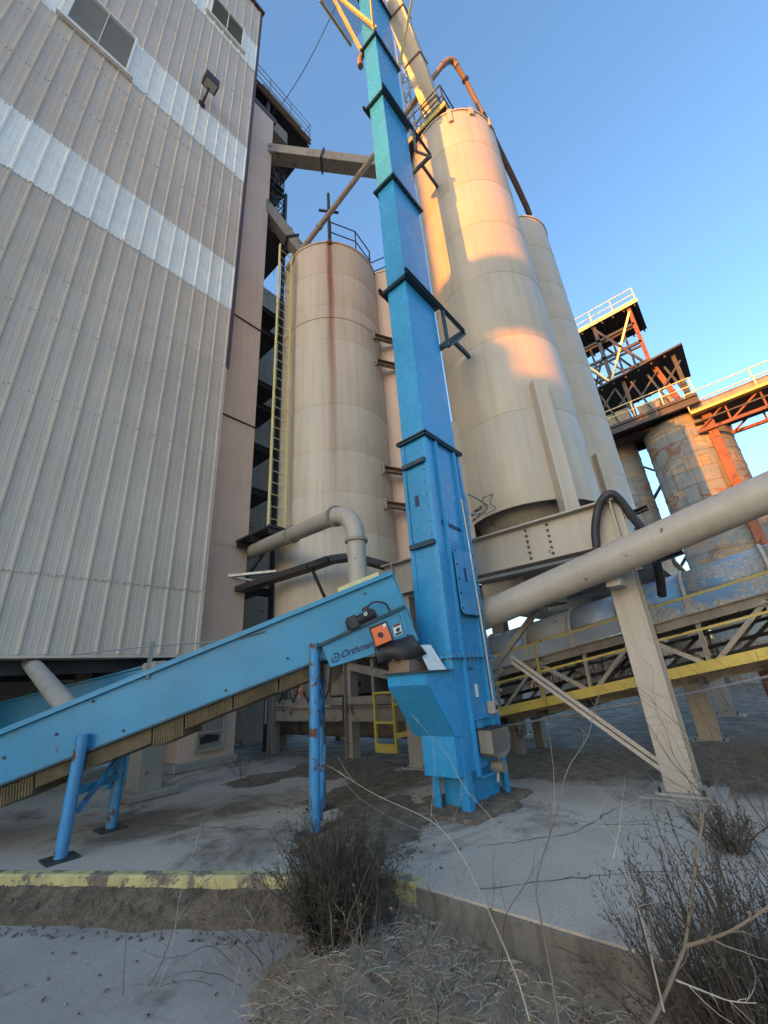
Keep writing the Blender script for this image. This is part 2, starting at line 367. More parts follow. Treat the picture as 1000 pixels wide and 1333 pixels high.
# loose stones and crumbs on slab and yard
mb = MB()
for _ in range(900):
    if random.random() < .8: x, y, z = random.uniform(2.85, 7), random.uniform(-1, 7), .004
    else:
        p = K0 + kd * random.uniform(0, 6) + kn * random.uniform(.15, 1.6); x, y, z = p.x, p.y, -.236
    if (Vector((x, y)) - K0).dot(kn) > -.02 and z > 0: continue
    r_ = random.choice((.004, .006, .008, .014)); a_ = random.random() * 6
    mb.add([(x + r_*math.cos(a_+q), y + r_*math.sin(a_+q), z) for q in (0, 1.5, 3.2, 4.6)] + [(x, y, z + r_ * .9)], [(0, 1, 4), (1, 2, 4), (2, 3, 4), (3, 0, 4)])
cr = MB()
for _ in range(4200):
    if random.random() < .55:
        p = K0 + kd * random.uniform(-.1, 7) + kn * (.1 + random.random() ** 1.3 * .34); x, y = p.x, p.y; b_ = max(0, ((p - K0).dot(kn) - .09) / .3); z = -.065 * (1 - b_) - .235 * min(1, b_) if b_ < 1 else -.236
    else:
        q_ = random.choice(((4.65, 2.95, .9, .7), (3.35, 3.35, .9, .7), (4.9, 4.5, 1.6, .7), (2.95, 2.9, .4, .5))); x, y, z = random.gauss(q_[0], q_[2] * .5), random.gauss(q_[1], q_[3] * .5), .006
        if x < 2.82 or (Vector((x, y)) - K0).dot(kn) > -.02: continue
    r_ = random.choice((.004, .006, .009, .016)); a_ = random.random() * 6
    cr.add([(x + r_*math.cos(a_+q), y + r_*math.sin(a_+q), z) for q in (0, 1.5, 3.2, 4.6)] + [(x, y, z + r_ * .9)], [(0, 1, 4), (1, 2, 4), (2, 3, 4), (3, 0, 4)])
o = cr.build('soil_crumbs', 'soil', kind='stuff'); o['label'] = 'dark crumbs of soil along kerb and slab'; o['category'] = 'soil'
slab = bpy.data.objects['concrete_slab']
def crack(pts, w=.006):
    pts = [Vector((p[0], p[1])) for p in pts]; fine = []
    for p, q in zip(pts[:-1], pts[1:]):
        for k in range(12): f_ = k / 12; v_ = p.lerp(q, f_); fine.append(v_ + Vector((random.gauss(0, .012), random.gauss(0, .012))))
    mb = MB(); vs = []
    for i, p in enumerate(fine):
        t_ = (fine[min(i+1, len(fine)-1)] - fine[max(0, i-1)]).normalized(); n_ = Vector((-t_.y, t_.x)) * w * random.uniform(.3, 1.2); vs += [(*(p + n_), .004), (*(p - n_), .004)]
    mb.add(vs, [(2*i, 2*i+1, 2*i+3, 2*i+2) for i in range(len(fine) - 1)]).build('crack', 'soil', slab)
crack([(2.2, 6.4), (2.6, 5.2), (2.95, 4.3), (3.2, 3.6)], .008); crack([(3.6, 2.2), (4.2, 1.7), (5.2, 1.55)]); crack([(2.9, 1.9), (3.6, 1.2), (4.3, .2)], .005)
crack([(3.4, 7.4), (4.6, 6.2), (5.2, 5.2)], .006); crack([(1.3, 7.0), (2.4, 6.9), (3.6, 7.1)], .008)
o = mb.build('gravel', 'conc', kind='stuff'); o['label'] = 'loose stones and crumbs scattered over the concrete'; o['category'] = 'gravel'

# ================================================================== SIDED MILL BUILDING
VS, UR, PIT = 8.3, 3.953, .333
zr = [onV(x, y, VS).z for x, y in ((262, 852), (265, 768), (285, 472), (293, 398), (300, 345), (311, 232), (317, 190))]
zr += [onV(313, 66, VS).z - .35, onV(313, 57, VS).z + 1.15, onV(337, 14, VS).z]
mill = thing('mill_building', 'tall tan ribbed metal-sided building with two pale fibreglass bands', 'building', (0, VS + 2, 0))
def sheet_mesh(h):
    prof = []
    for k in range(3):
        x = k * PIT
        prof += [(x, 0), (x + .085, 0), (x + .09, -.004), (x + .10, -.004), (x + .105, 0), (x + .175, 0), (x + .18, -.004), (x + .19, -.004), (x + .195, 0),
                 (x + .268, 0), (x + .286, -.034), (x + .315, -.034)]
    prof.append((3 * PIT, 0))
    mb = MB(); n = len(prof)
    mb.add([(x, y, 0) for x, y in prof] + [(x, y, h) for x, y in prof], [(i, i + 1, i + 1 + n, i + n) for i in range(n - 1)])
    return mb
U0 = UR - 10 * 3 * PIT
for r_ in range(9):
    z0, z1 = zr[r_], zr[r_ + 1]; first = None
    white = r_ in (3, 5) or (r_ == 7)
    lap = .05 if r_ else 0
    for k in range(10):
        if first is None:
            first = sheet_mesh(z1 - z0 + lap).build('siding_panel', 'fibre' if white and r_ != 7 else ('fibre' if white else 'siding'), mill); o = first
        else:
            o = first.copy(); S.collection.objects.link(o)
        o.location = Vector((U0 + k * 3 * PIT, VS - (.010 if r_ % 2 else 0) + random.uniform(-.002, .002), z0 - lap))
        if white: o['label'] = 'pale translucent fibreglass panel'
# screws along the laps
mb = MB()
for z in zr[1:9] + [zr[2] + .0 - 2.7, zr[2] - 1.0, zr[4] + 1.6, zr[4] + 3.4, zr[6] + 2.5]:
    for k in range(30):
        x = U0 + k * PIT + .15
        for dx in (-.06, .06, .125): mb.box((x + dx - .006, VS - .045 if dx > .1 else VS - .02, z - .04), (x + dx + .006, VS, z - .028))
mb.build('screw_rows', 'dark', mill, kind='stuff')
ZT = zr[9]
MB().box((U0, VS + .04, zr[0] + .01), (UR - .02, VS + .9, ZT - .02)).build('wall_core', 'siding', mill)
MB().box((U0, VS + .9, zr[0] + .35), (UR - 1.2, VS + 7, ZT - .03)).build('wall_core', 'siding', mill)
MB().box((UR - .015, VS - .05, onV(292, 478, VS).z), (UR + .09, VS + .34, ZT)).build('corner_trim', 'trim', mill, bevel=.006)
MB().box((UR - .014, VS - .042, zr[0] - .02), (UR + .03, VS + .32, onV(292, 478, VS).z - .004)).build('corner_trim', 'siding', mill, bevel=.006)
MB().box((U0 - .1, VS - .12, ZT + .004), (UR + .14, VS + .95, ZT + .16)).build('roof_cap', 'trim', mill)
MB().box((U0, VS - .014, zr[0] - .05), (UR - .03, VS + .9, zr[0] - .004)).build('sill_trim', 'siding', mill)
def louver(pA, pB, z0, z1):
    lv = MB().box((pA, VS - .055, z0), (pB, VS - .04, z1)).build('louver', 'louver', mill)
    fr = MB()
    for q in ((pA - .05, z0 - .05, pB + .05, z0), (pA - .05, z1, pB + .05, z1 + .05), (pA - .05, z0, pA, z1), (pB, z0, pB + .05, z1), ((pA + pB) / 2 - .008, z0, (pA + pB) / 2 + .008, z1)):
        fr.box((q[0], VS - .12, q[1]), (q[2], VS - .035, q[3]))
    fr.build('frame', 'fibre', lv)
    n = 16
    for i in range(n):
        z = z0 + (z1 - z0) * i / n; hs_ = (z1 - z0) / n * .8
        MB().poly([(pA, VS - .058, z + hs_), (pB, VS - .058, z + hs_), (pB, VS - .078, z), (pA, VS - .078, z)], (0, -.006, 0)).build('slat', 'louver', lv)
    MB().box((pA - .2, VS - .13, z0 - .11), (pB + .2, VS - .03, z0 - .055)).build('sill', 'fibre', lv)
louver(onV(90, 18, VS).x, onV(165, 84, VS).x, zr[5] + .10, zr[6] - .08)
louver(onV(275, 12, VS).x, onV(313, 57, VS).x, zr[7] + .4, zr[8] - .15)
# open, dark ground storey below the siding
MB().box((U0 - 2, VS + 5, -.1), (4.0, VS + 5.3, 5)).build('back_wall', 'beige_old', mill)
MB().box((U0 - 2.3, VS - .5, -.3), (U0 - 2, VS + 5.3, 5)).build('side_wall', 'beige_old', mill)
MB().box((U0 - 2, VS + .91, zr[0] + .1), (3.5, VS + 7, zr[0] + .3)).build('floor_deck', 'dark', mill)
for (px, py) in ((28, 945), (-160, 960), (150, 930)):
    p = onZ(px, py + 65, 0); p = Vector((p.x, VS + 1.1, 0))
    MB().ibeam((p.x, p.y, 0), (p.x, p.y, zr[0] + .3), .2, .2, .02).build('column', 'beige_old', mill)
MB().bar((U0, VS + .5, zr[0] - .16), (UR, VS + .5, zr[0] - .16), .18, .2).build('floor_beam', 'dark', mill)
MB().bar((U0, VS + 2.4, zr[0] - .12), (UR - .3, VS + 2.4, zr[0] - .12), .18, .3).build('floor_beam', 'dark', mill)
# floodlight on the siding
fp = onV(262, 137, VS); fl = thing('floodlight', 'small rectangular floodlight on a bent arm on the siding', 'floodlight', fp)
MB().box((fp.x - .1, VS - .06, fp.z - .1), (fp.x + .1, VS - .033, fp.z + .12)).build('wall_plate', 'dark', fl)
MB().tube([fp + Vector((0, -.04, 0)), fp + Vector((.0, -.28, .1)), fp + Vector((.02, -.36, .42))], .035, 8).build('arm', 'dark', fl)
hd = MB().box((fp.x - .2, VS - .62, fp.z + .42), (fp.x + .24, VS - .30, fp.z + .80)).build('lamp_head', 'dark', fl, bevel=.02)
MB().box((fp.x - .15, VS - .60, fp.z + .41), (fp.x + .19, VS - .34, fp.z + .419)).build('lens', 'louver', hd)

# ================================================================== PINKISH TOWER
VT, UT = 8.66, 5.12
tw = thing('bin_tower', 'square pinkish tan bin tower beside the metal-sided building', 'tower', (4.3, VT, 0))
TZ = onV(353, 155, VT).z
zs = [.0, 2.1, 4.45, 7.94, 11.43, 14.9, 18.4, TZ]
for i in range(7):
    a_, b_ = zs[i], zs[i + 1]
    MB().box((3.62 if i else 3.98, VT + (.0 if i else .05), a_ + (.012 if i else 0)), (UT, VT + 3, b_ - .012)).build('wall_panel', 'pink', tw, bevel=.006)
    if i in (3, 4): MB().box((3.62, VT - .045, b_ - .025 if False else a_ - .011), (UT + .04, VT + 3.02, a_ + .011)).build('flange', 'trim', tw)
    elif i: MB().box((3.63, VT + .006, a_ - .0115), (UT - .006, VT + 2.9, a_ + .0115)).build('joint', 'pink', tw)
MB().box((3.9, VT - .02, 0), (UT + .05, VT + 3.0, .16)).build('plinth', 'conc', tw, bevel=.02)
hz0, hu0, hu1 = .25, onV(256, 980, VT).x, onV(287, 980, VT).x
hatch = MB().box((hu0, VT - .008, .34), (hu1, VT + .045, .98)).build('hatch', 'beige_old', tw)
fr = MB()
for q in ((hu0 - .05, .29, hu1 + .05, .34), (hu0 - .05, .98, hu1 + .05, 1.03), (hu0 - .05, .34, hu0, .98), (hu1, .34, hu1 + .05, .98), (hu0, .60, hu1, .635)):
    fr.box((q[0], VT - .03, q[1]), (q[2], VT + .046, q[3]))
fr.build('frame', 'beige2', hatch)
MB().poly([(hu0 + .05, VT - .012, .42), (hu1 - .08, VT - .012, .44), (hu1 - .05, VT - .012, .54), (hu0 + .15, VT - .012, .585), (hu0 + .04, VT - .012, .52)], (0, .02, 0)).build('opening', 'black', hatch)
MB().box((2.75, 7.15, 0), (3.08, 7.6, zr[0] - .2)).build('pier', 'beige2', tw, bevel=.01)
MB().box((2.6, 7.0, 0), (3.3, 7.75, .1)).build('footing', 'conc', tw, bevel=.02)
# head platform on the tower
DZ = onV(405, 182, VT).z; du = onV(405, 182, VT).x
hp = thing('head_platform', 'dark railed platform with machinery on top of the bin tower', 'platform', (5, VT, TZ))
MB().box((3.75, VT, DZ - .04), (du, VT + 4.6, DZ)).build('deck', 'dark', hp)
for y in (VT + .02, VT + 1.3, VT + 2.5): MB().chan((3.75, y, DZ - .2), (du, y, DZ - .2), .1, .3).build('deck_beam', 'pipe', hp)
for x in (UT + .1, du - .06): MB().chan((x, VT + .1, DZ - .52), (x, VT + 4.55, DZ - .52), .1, .3).build('deck_beam', 'dark', hp)
MB().box((3.75, VT - .02, TZ + .005), (UT + .12, VT + 2.9, TZ + .3)).build('tower_cap', 'trim', hp)
for x, y in ((UT - .2, VT + .2), (UT - .2, VT + 2.4), (4, VT + .2)): MB().bar((x, y, TZ + .3), (x, y, DZ - .35), .15, .15).build('post_stub', 'dark', hp)
MB().bar((UT + .02, VT + .6, TZ - 1.2), (du - .3, VT + .6, DZ - .4), .1, .1).build('knee_brace', 'dark', hp)
MB().bar((UT + .02, VT + 2.2, TZ - 1.2), (du - .3, VT + 2.2, DZ - .4), .1, .1).build('knee_brace', 'dark', hp)
railing(hp, [(3.8, VT + .03, DZ), (du - .03, VT + .03, DZ), (du - .03, VT + 4.5, DZ)], 1.25, 'grey', .022, 1.1, (.35, .68))
MB().box((4.2, VT + .5, DZ + .005), (5.9, VT + 1.5, DZ + .75)).build('gearbox', 'dark', hp, bevel=.03)
MB().box((UT + .15, VT + .3, DZ - 1.5), (UT + .9, VT + 1.3, DZ - .7)).build('machine_box', 'beige_old', hp, bevel=.02)
MB().tube([(4.6, VT + .3, DZ + .4), (6.6, VT + .3, DZ + .4)], .22, 12).build('drive_drum', 'pipe', hp, smooth=True)
# guy wire
g0, g1 = Vector((5.6, VT + .3, DZ + .8)), atD(437, 8, 7.2)
pts = [g0.lerp(g1, i / 12) - UP * .5 * math.sin(math.pi * i / 12) for i in range(13)]
tag(MB().tube(pts, .014, 5).build('cable', 'dark'), 'thin dark cable slung across the sky from the tower platform', 'cable')

# ================================================================== STAIR BAY BETWEEN TOWER AND SILO
sb = thing('stair_bay', 'narrow shaded bay with stacked dark landings between tower and silo', 'stair tower', (5.6, 11, 0))
zt = onV(350, 378, 11.2).z
MB().box((4.6, 11.2, 0), (8.5, 11.5, zt)).build('back_wall', 'beige_old', sb)
for y_ in (425, 452, 520, 548, 600, 655, 715, 775):
    z = onV(340, y_, 10.2).z
    MB().box((UT + .02, 9.4, z - .05), (6.35, 11.19, z)).build('landing', 'dark', sb)
    MB().chan((UT + .02, 9.4, z - .12), (6.35, 9.4, z - .12), .06, .2).build('landing_edge', 'dark', sb)
for x in (UT + .08, 6.3): MB().bar((x, 9.36, 0), (x, 9.36, zt + 3.5), .1, .1).build('post', 'dark', sb)
z = onV(350, 330, 9.6).z
MB().box((UT + .02, 8.8, z - .06), (6.3, 10.6, z)).build('landing', 'dark', sb)
railing(sb, [(UT + .05, 8.82, z), (6.27, 8.82, z), (6.27, 10.5, z)], 1.1, 'dark', .022, .6, (.35, .68))
railing(sb, [(UT + .05, 9.4, zt), (6.3, 9.4, zt)], 1.1, 'dark', .022, .5, (.35, .68))
for q in range(3): MB().bar((UT + .1, 9.38, zt + q * 1.1), (6.3, 9.38, zt + 1.1 + q * 1.1), .05, .05).build('brace', 'dark', sb)
for zz_ in (zt + 1.9, zt + 3.6, z + 1.9, z + 3.6):
    MB().box((UT + .02, 9.3, zz_ - .05), (6.2, 10.6, zz_)).build('landing', 'dark', sb)
    railing(sb, [(UT + .05, 9.32, zz_), (6.17, 9.32, zz_), (6.17, 10.5, zz_)], 1.05, 'dark', .02, .5, (.35, .68))
    MB().bar((UT + .1, 9.5, zz_ - 1.7), (6.1, 9.5, zz_), .05, .22).build('stair_flight', 'dark', sb)
for k in range(7):  # caged ladder above the bay
    a_ = onV(352, 240, 10.2).z - 3.2 + k * .6
    MB().tube([(6.1 + .35 * math.cos(q), 10.2 - .35 * math.sin(q), a_) for q in [i * math.pi / 8 for i in range(9)]], .012, 5).build('cage_hoop', 'grey', sb)
for q in range(5):
    an = q * math.pi / 4; MB().tube([(6.1 + .35 * math.cos(an), 10.2 - .35 * math.sin(an), z), (6.1 + .35 * math.cos(an), 10.2 - .35 * math.sin(an), a_)], .012, 5).build('cage_bar', 'grey', sb)
# yellow ladder
LV = 7.45; la, lb_ = onV(357, 500, LV).x, onV(375, 500, LV).x; lz0, lz1 = onV(352, 683, LV).z - .05, onV(370, 322, LV).z
ld = thing('ladder', 'long pale yellow ladder standing against the rust-streaked silo', 'ladder', (la, LV, lz0))
for x in (la, lb_): MB().bar((x, LV, lz0), (x, LV, lz1), .075, .035, (1, 0, 0)).build('side_rail', 'yellow_pale', ld, bevel=.004)
n = int((lz1 - lz0) / .305); first = None
for i in range(n):
    z = lz0 + .2 + i * .305
    if z > lz1: break
    if first is None: first = MB().tube([(la, LV, lz0 + .2), (lb_, LV, lz0 + .2)], .011, 6).build('rung', 'yellow_pale', ld)
    else: o = first.copy(); S.collection.objects.link(o); o.location = (0, 0, i * .305)
lp = thing('ladder_landing', 'dark steel landing plate at the foot of the yellow ladder', 'platform', (5.5, 8.3, lz0))
MB().box((la - .12, 7.2, lz0 - .09), (5.42, 8.6, lz0 - .05)).build('deck', 'dark', lp)
for y in (7.23, 7.9, 8.5): MB().chan((la - .12, y, lz0 - .17), (5.42, y, lz0 - .17), .06, .16).build('joist', 'dark', lp)
MB().bar((5.1, 8.63, lz0 - .9), (5.1, 7.6, lz0 - .25), .06, .06).build('knee_brace', 'dark', lp)

# ================================================================== SILOS
def silo(name, label, c, r, zb, rings, mt, legs=None, cone=1.6, roof=.45, n=96):
    t = thing(name, label, 'silo', (c[0], c[1], 0))
    for a_, b_ in zip(rings[:-1], rings[1:]):
        MB().lathe(c, [(r - .004, a_), (r, a_ + .012), (r, b_ - .012), (r - .004, b_)], n).build('shell_ring', mt, t, smooth=True)
    for z in rings[1:-1]:
        MB().lathe(c, [(r - .004, z - .011), (r + .005, z - .005), (r + .005, z + .005), (r - .004, z + .011)], n).build('weld_seam', mt, t, smooth=True)
    zt_ = rings[-1]
    MB().lathe(c, [(r + .03, zt_ - .05), (r + .03, zt_ + .01), (.25, zt_ + roof), (.0, zt_ + roof)], n).build('roof', mt, t, smooth=True)
    MB().lathe(c, [(r + .03, zt_ - .051), (r - .01, zt_ - .05)], n).build('roof_lip', mt, t)
    if cone:
        MB().lathe(c, [(r - .02, zb + .35), (r - .05, zb + .30), (.28, zb - cone), (.28, zb - cone - .3), (0, zb - cone - .3)], n).build('hopper_cone', 'beige_old', t, smooth=True)
    return t
BC, BR = (8.0, 2.76), 1.295
br = [4.02, 5.95, 7.8, 9.65, 11.4, 13.0, 14.7, 16.25]
big = silo('silo', 'tall beige steel silo on girders directly behind the blue elevator, bearing a state outline', BC, BR, 4.02, br, 'beige', cone=1.3)
def silo_legs(t, c, r, z0, z1):
    for a_ in (45, 135, 225, 315):
        q = R(a_); d = Vector((math.cos(q), math.sin(q), 0)); p = Vector((c[0], c[1], 0)) + d * (r + .09)
        s_ = Vector((-d.y, d.x, 0))
        MB().poly([p - s_ * .13 - d * .11 + UP * z0, p + s_ * .13 - d * .11 + UP * z0, p + s_ * .13 + d * .11 + UP * z0, p - s_ * .13 + d * .11 + UP * z0], (0, 0, z1 - z0)).build('leg', 'beige', t, bevel=.008)
silo_legs(big, BC, BR, 3.32, 6.45)
third = copy_tree(big, None, (4.05, 0, 0)); third['label'] = 'beige steel silo rising behind the state-outline silo, its top reached by a black hose'
dz = 17.7 - 16.5
# lettering and state outline on the first silo only
def on_silo(s_, z, ang0, c=BC, r=BR, e=.006): q = ang0 + s_ / r; return (c[0] + (r + e) * math.cos(q), c[1] + (r + e) * math.sin(q), z)
def hit(x, y, c, r):
    d = ray(x, y); A = d.x**2 + d.y**2; B_ = -2 * (d.x * c[0] + d.y * c[1]); C_ = c[0]**2 + c[1]**2 - r * r
    t_ = (-B_ - math.sqrt(max(0, B_*B_ - 4*A*C_))) / (2 * A); return Vector((0, 0, H)) + d * t_
pA = hit(632, 662, BC, BR); a0 = math.atan2(pA.y - BC[1], pA.x - BC[0])
out = [(0, 0), (.0, .16), (-.02, .25), (-.035, .33), (.0, .34), (.02, .36), (.04, .335), (.12, .335), (.235, .33), (.185, .27), (.155, .23), (.15, .16), (.165, .12), (.235, .06), (.24, .03), (.0, .0)]
p3 = [Vector(on_silo(x, 4.06 + y, a0)) for x, y in out]
for p, q in zip(p3[:-1], p3[1:]):
    m = (q - p); MB().tube([p + m * .06, q - m * .06], .006, 4).build('outline_stroke', 'print', big)
for body, sx, sz, size in (('BELGRADE', -.47, 4.20, .105), ('STEEL TANK CO.', -.47, 4.085, .075)):
    vs, fs = text_mesh(body, size); MB().add([on_silo(sx + v.x * .78, sz + v.y + .03 * v.x, a0) for v in vs], fs).build('lettering', 'print', big)
# rails, clips and hatch on the big silo
tz = br[-1]
for a_ in (205, 232, 262):
    q = R(a_); d = Vector((math.cos(q), math.sin(q), 0)); p = Vector((BC[0], BC[1], 0)) + d * (BR + .035); s_ = Vector((-d.y, d.x, 0))
    MB().bar(p + UP * (tz - .55 if a_ == 205 else tz - .3) , p + UP * (tz + .02), .12, .05, d).build('lifting_lug', 'beige', big)
bp = thing('silo_top_platform', 'railed platform with yellow edge on top of the sunlit silo', 'platform', (7.6, 2.9, tz))
pd = [(6.75, 2.25), (6.75, 3.9), (8.1, 3.9), (8.1, 2.25)]
MB().box((6.75, 2.25, tz + .32), (8.1, 3.9, tz + .36)).build('deck', 'dark', bp)
MB().box((6.72, 2.22, tz + .24), (6.748, 3.93, tz + .44)).build('toe_board', 'yellow', bp)
MB().box((6.75, 2.22, tz + .24), (8.1, 2.248, tz + .44)).build('toe_board', 'yellow', bp)
railing(bp, [(8.05, 2.27, tz + .36), (6.77, 2.27, tz + .36), (6.77, 3.85, tz + .36), (8.05, 3.85, tz + .36)], 1.1, 'dark', .025, 1.6, (.5,))
for x, y in ((6.95, 2.4), (6.95, 3.4), (7.9, 3.4)): MB().bar((x, y, tz - .02), (x, y, tz + .33), .07, .07).build('post_stub', 'dark', bp)
# small rust-streaked silo, with skirt and roof rail
sr = [1.95, 4.5, 5.48, 6.62, 7.99, 10.19, 11.5, 12.8, 14.15]
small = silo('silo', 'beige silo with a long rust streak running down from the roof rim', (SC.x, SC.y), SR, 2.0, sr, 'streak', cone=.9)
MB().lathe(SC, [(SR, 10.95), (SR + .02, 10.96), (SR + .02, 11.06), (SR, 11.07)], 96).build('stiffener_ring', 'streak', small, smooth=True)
for a0_, a1_ in ((228, 330),):
    n_ = 9
    pts = [(SC.x + (SR - .1) * math.cos(R(a0_ + (a1_ - a0_) * i / n_)), SC.y + (SR - .1) * math.sin(R(a0_ + (a1_ - a0_) * i / n_)), sr[-1]) for i in range(n_ + 1)]
    pts = [pts[0], pts[3], pts[6], pts[9]]
    railing(small, pts, 1.1, 'dark', .022, .9, (.55,))
MB().bar((5.985, 6.43, sr[-1] - .05), (5.985, 6.43, 16.55), .07, .07).build('pipe_post', 'dark', small)
MB().bar((5.985 - .25, 6.43 + .2, 15.62), (5.985 + .25, 6.43 - .2, 15.62), .06, .06).build('pipe_clamp', 'dark', small)
MB().box((5.93, 6.37, sr[-1] - .12), (6.05, 6.49, sr[-1] + .05)).build('post_foot', 'rust', small)
# second plain silo behind it, tied by brackets
s2c = (8.95, 6.55)
second = silo('silo', 'brownish shaded silo tied by channel brackets to the rust-streaked one', s2c, 1.2, 2.2, [2.0, 4.6, 7.2, 9.8, 12.4, 14.2], 'pink', cone=.8)
railing(second, [(s2c[0] - 1.0, s2c[1] + .3, 14.2), (s2c[0] - .6, s2c[1] - .8, 14.2), (s2c[0] + .4, s2c[1] - 1.0, 14.2)], 1.1, 'dark', .022, .9, (.55,))
for (px, py) in ((485, 437), (488, 470), (497, 610), (500, 656)):
    p = hit(px, py, (SC.x, SC.y), SR); q = Vector((8.35, 5.45, p.z - .05))
    MB().chan(p - (q - p).normalized() * .02, q, .12, .16, .02).build('bracket', 'pipe', second)
    MB().box((p.x - .02, p.y - .10, p.z - .16), (p.x + .02, p.y + .04, p.z + .14)).build('bracket_pad', 'beige_old', second)

# ================================================================== STEEL FRAME UNDER THE SILOS
fm = thing('girder_trestle', 'heavy beige girder frame on columns carrying the steel silos', 'trestle', (7.6, 2.9, 0))
def column(p, z1, w=.26, mt='beige2'):
    c_ = MB().sec((p[0], p[1], .03), (p[0], p[1], z1), [(-w/2, -w/2), (w/2, -w/2), (w/2, -w/2 + .022), (.011, -w/2 + .022), (.011, w/2 - .022), (w/2, w/2 - .022), (w/2, w/2), (-w/2, w/2), (-w/2, w/2 - .022), (-.011, w/2 - .022), (-.011, -w/2 + .022), (-w/2, -w/2 + .022)][::1] if False else [(b_, a_) for a_, b_ in [(-w/2, -w/2), (w/2, -w/2), (w/2, -w/2 + .022), (.011, -w/2 + .022), (.011, w/2 - .022), (w/2, w/2 - .022), (w/2, w/2), (-w/2, w/2), (-w/2, w/2 - .022), (-.011, w/2 - .022), (-.011, -w/2 + .022), (-w/2, -w/2 + .022)]]).build('column', mt, fm, bevel=.004)
    MB().box((p[0] - w*.8, p[1] - w*.8, .0), (p[0] + w*.8, p[1] + w*.8, .03)).build('base_plate', mt, c_)
    MB().box((p[0] - w*1.2, p[1] - w*1.2, -.1), (p[0] + w*1.2, p[1] + w*1.2, .012)).build('pad', 'conc', c_)
    mb = MB()
    for a_ in (-1, 1):
        for b_ in (-1, 1): mb.tube([(p[0] + a_*w*.65, p[1] + b_*w*.65, .02), (p[0] + a_*w*.65, p[1] + b_*w*.65, .075)], .016, 6)
    mb.build('anchor_bolts', 'dark', c_, kind='stuff')
GU = 5.82
column((GU + .1, 1.09), 2.70, .30); column((GU + .18, 4.62), 2.70, .28); column((9.55, 1.15), 2.7, .30); column((9.55, 4.62), 2.7, .30)
column((13.6, 1.15), 2.7, .30); column((13.6, 4.62), 2.7, .30)
for x in (GU, 9.55, 13.6):
    gi = MB().ibeam((x, .86, 3.01), (x, 4.95, 3.01), .24, .60, .028).build('girder', 'beige2', fm, bevel=.004)
    if x == GU:
        mb = MB()
        for y_ in (2.15, 1.83):
            for k in range(6): mb.tube([(x - .035, y_ - .0, 2.80 + k * .085), (x - .012, y_, 2.80 + k * .085)], .019, 8)
        mb.build('bolts', 'dark', gi, kind='stuff')
        for y_ in (.95, 4.7): MB().box((x - .118, y_ - .009, 2.745), (x - .013, y_ + .009, 3.275)).build('stiffener', 'beige2', gi)
for y in (.84, 4.6):
    MB().ibeam((GU + .13, y + .15, 3.0), (13.48, y + .15, 3.0), .22, .56, .025).build('girder', 'beige2', fm)
for x in (7.05, 8.95, 11.1, 13.0):
    MB().ibeam((x, 1.12, 3.1), (x, 4.62, 3.1), .2, .4, .02).build('cross_beam', 'beige2', fm)
# end plate with bolt rows next to the hose
MB().box((GU + .01, .84, 2.73), (GU + .5, .852, 3.5)).build('end_plate', 'beige2', fm)
mb = MB()
for k in range(7): mb.tube([(GU + .42, .842, 2.8 + k * .085), (GU + .42, .82, 2.8 + k * .085)], .018, 8)
mb.build('bolts', 'dark', fm, kind='stuff')
# bracing in the front bay
for dv in (-.03, .03):
    MB().angle(onU(862, 1003, 5.78) + Vector((0, 0, dv)), onU(664, 860, 5.78) + Vector((0, 0, dv)), .06, .01).build('brace', 'beige2', fm)
MB().angle(onU(650, 868, 5.74), onU(722, 772, 5.74), .09, .012).build('brace', 'beige_old', fm)
MB().bar((GU + .1, 2.95, 1.35), (GU + .18, 4.5, .1), .07, .07).build('brace', 'beige_old', fm)
# low frame below the small silo
lf = thing('column_trestle', 'low beige column and beam frame under the rust-streaked silo', 'trestle', (6.3, 7, 0))
for p in ((6.15, 8.85), (6.35, 9.1), (6.25, 6.42), (8.2, 8.85), (8.2, 6.4), (6.9, 9.6)):
    MB().ibeam((p[0], p[1], 0), (p[0], p[1], 2.0), .2, .2, .018, (0, 1, 0)).build('column', 'beige_old', lf)
for y0_, y1_, x in ((4.76, 6.3, 6.12), (6.54, 8.73, 6.12), (6.5, 8.7, 8.2)):
    MB().ibeam((x, y0_, .78), (x, y1_, .78), .14, .26, .016).build('beam', 'beige_old', lf)
    MB().chan((x + .05, y0_, 1.0), (x + .05, y1_, 1.0), .1, .14, .012).build('beam', 'beige_old', lf)
MB().ibeam((6.1, 4.78, 1.86), (6.1, 9.2, 1.86), .16, .22, .016).build('beam', 'beige_old', lf)
MB().ibeam((8.2, 4.78, 1.86), (8.2, 9.2, 1.86), .16, .22, .016).build('beam', 'beige_old', lf)
for i, y in enumerate((5.2, 5.75, 7.0, 7.55, 8.2)):
    MB().bar((6.2, y, .93), (6.2, y, 1.75), .06, .06).build('post', 'beige_old', lf)
MB().bar((6.18, 5.1, 1.35), (6.18, 6.3, 1.62), .1, .14).build('brace', 'beige_old', lf)
MB().box((6.5, 4.9, 1.0), (8.0, 9.0, 1.06)).build('deck', 'dark', lf)
MB().box((6.6, 5.2, 1.07), (7.9, 6.0, 1.7)).build('machine_box', 'dark', lf, bevel=.03)
MB().box((6.6, 6.8, 1.07), (7.8, 8.4, 1.75)).build('machine_box', 'beige_old', lf, bevel=.03)
for k in range(4):
    y = 6.7 + k * .5
    MB().tube([(6.0, y, 1.7), (5.95, y + .05, 1.2), (6.0, y + .25, 1.02), (6.05, y + .45, 1.2)], .02, 6).build('conduit', 'dark', lf)
MB().tube([(5.98, 8.82, 1.6), (5.97, 8.85, 1.2), (6.0, 8.95, 1.05), (6.0, 8.95, .6)], .025, 6).build('conduit', 'grey', lf)
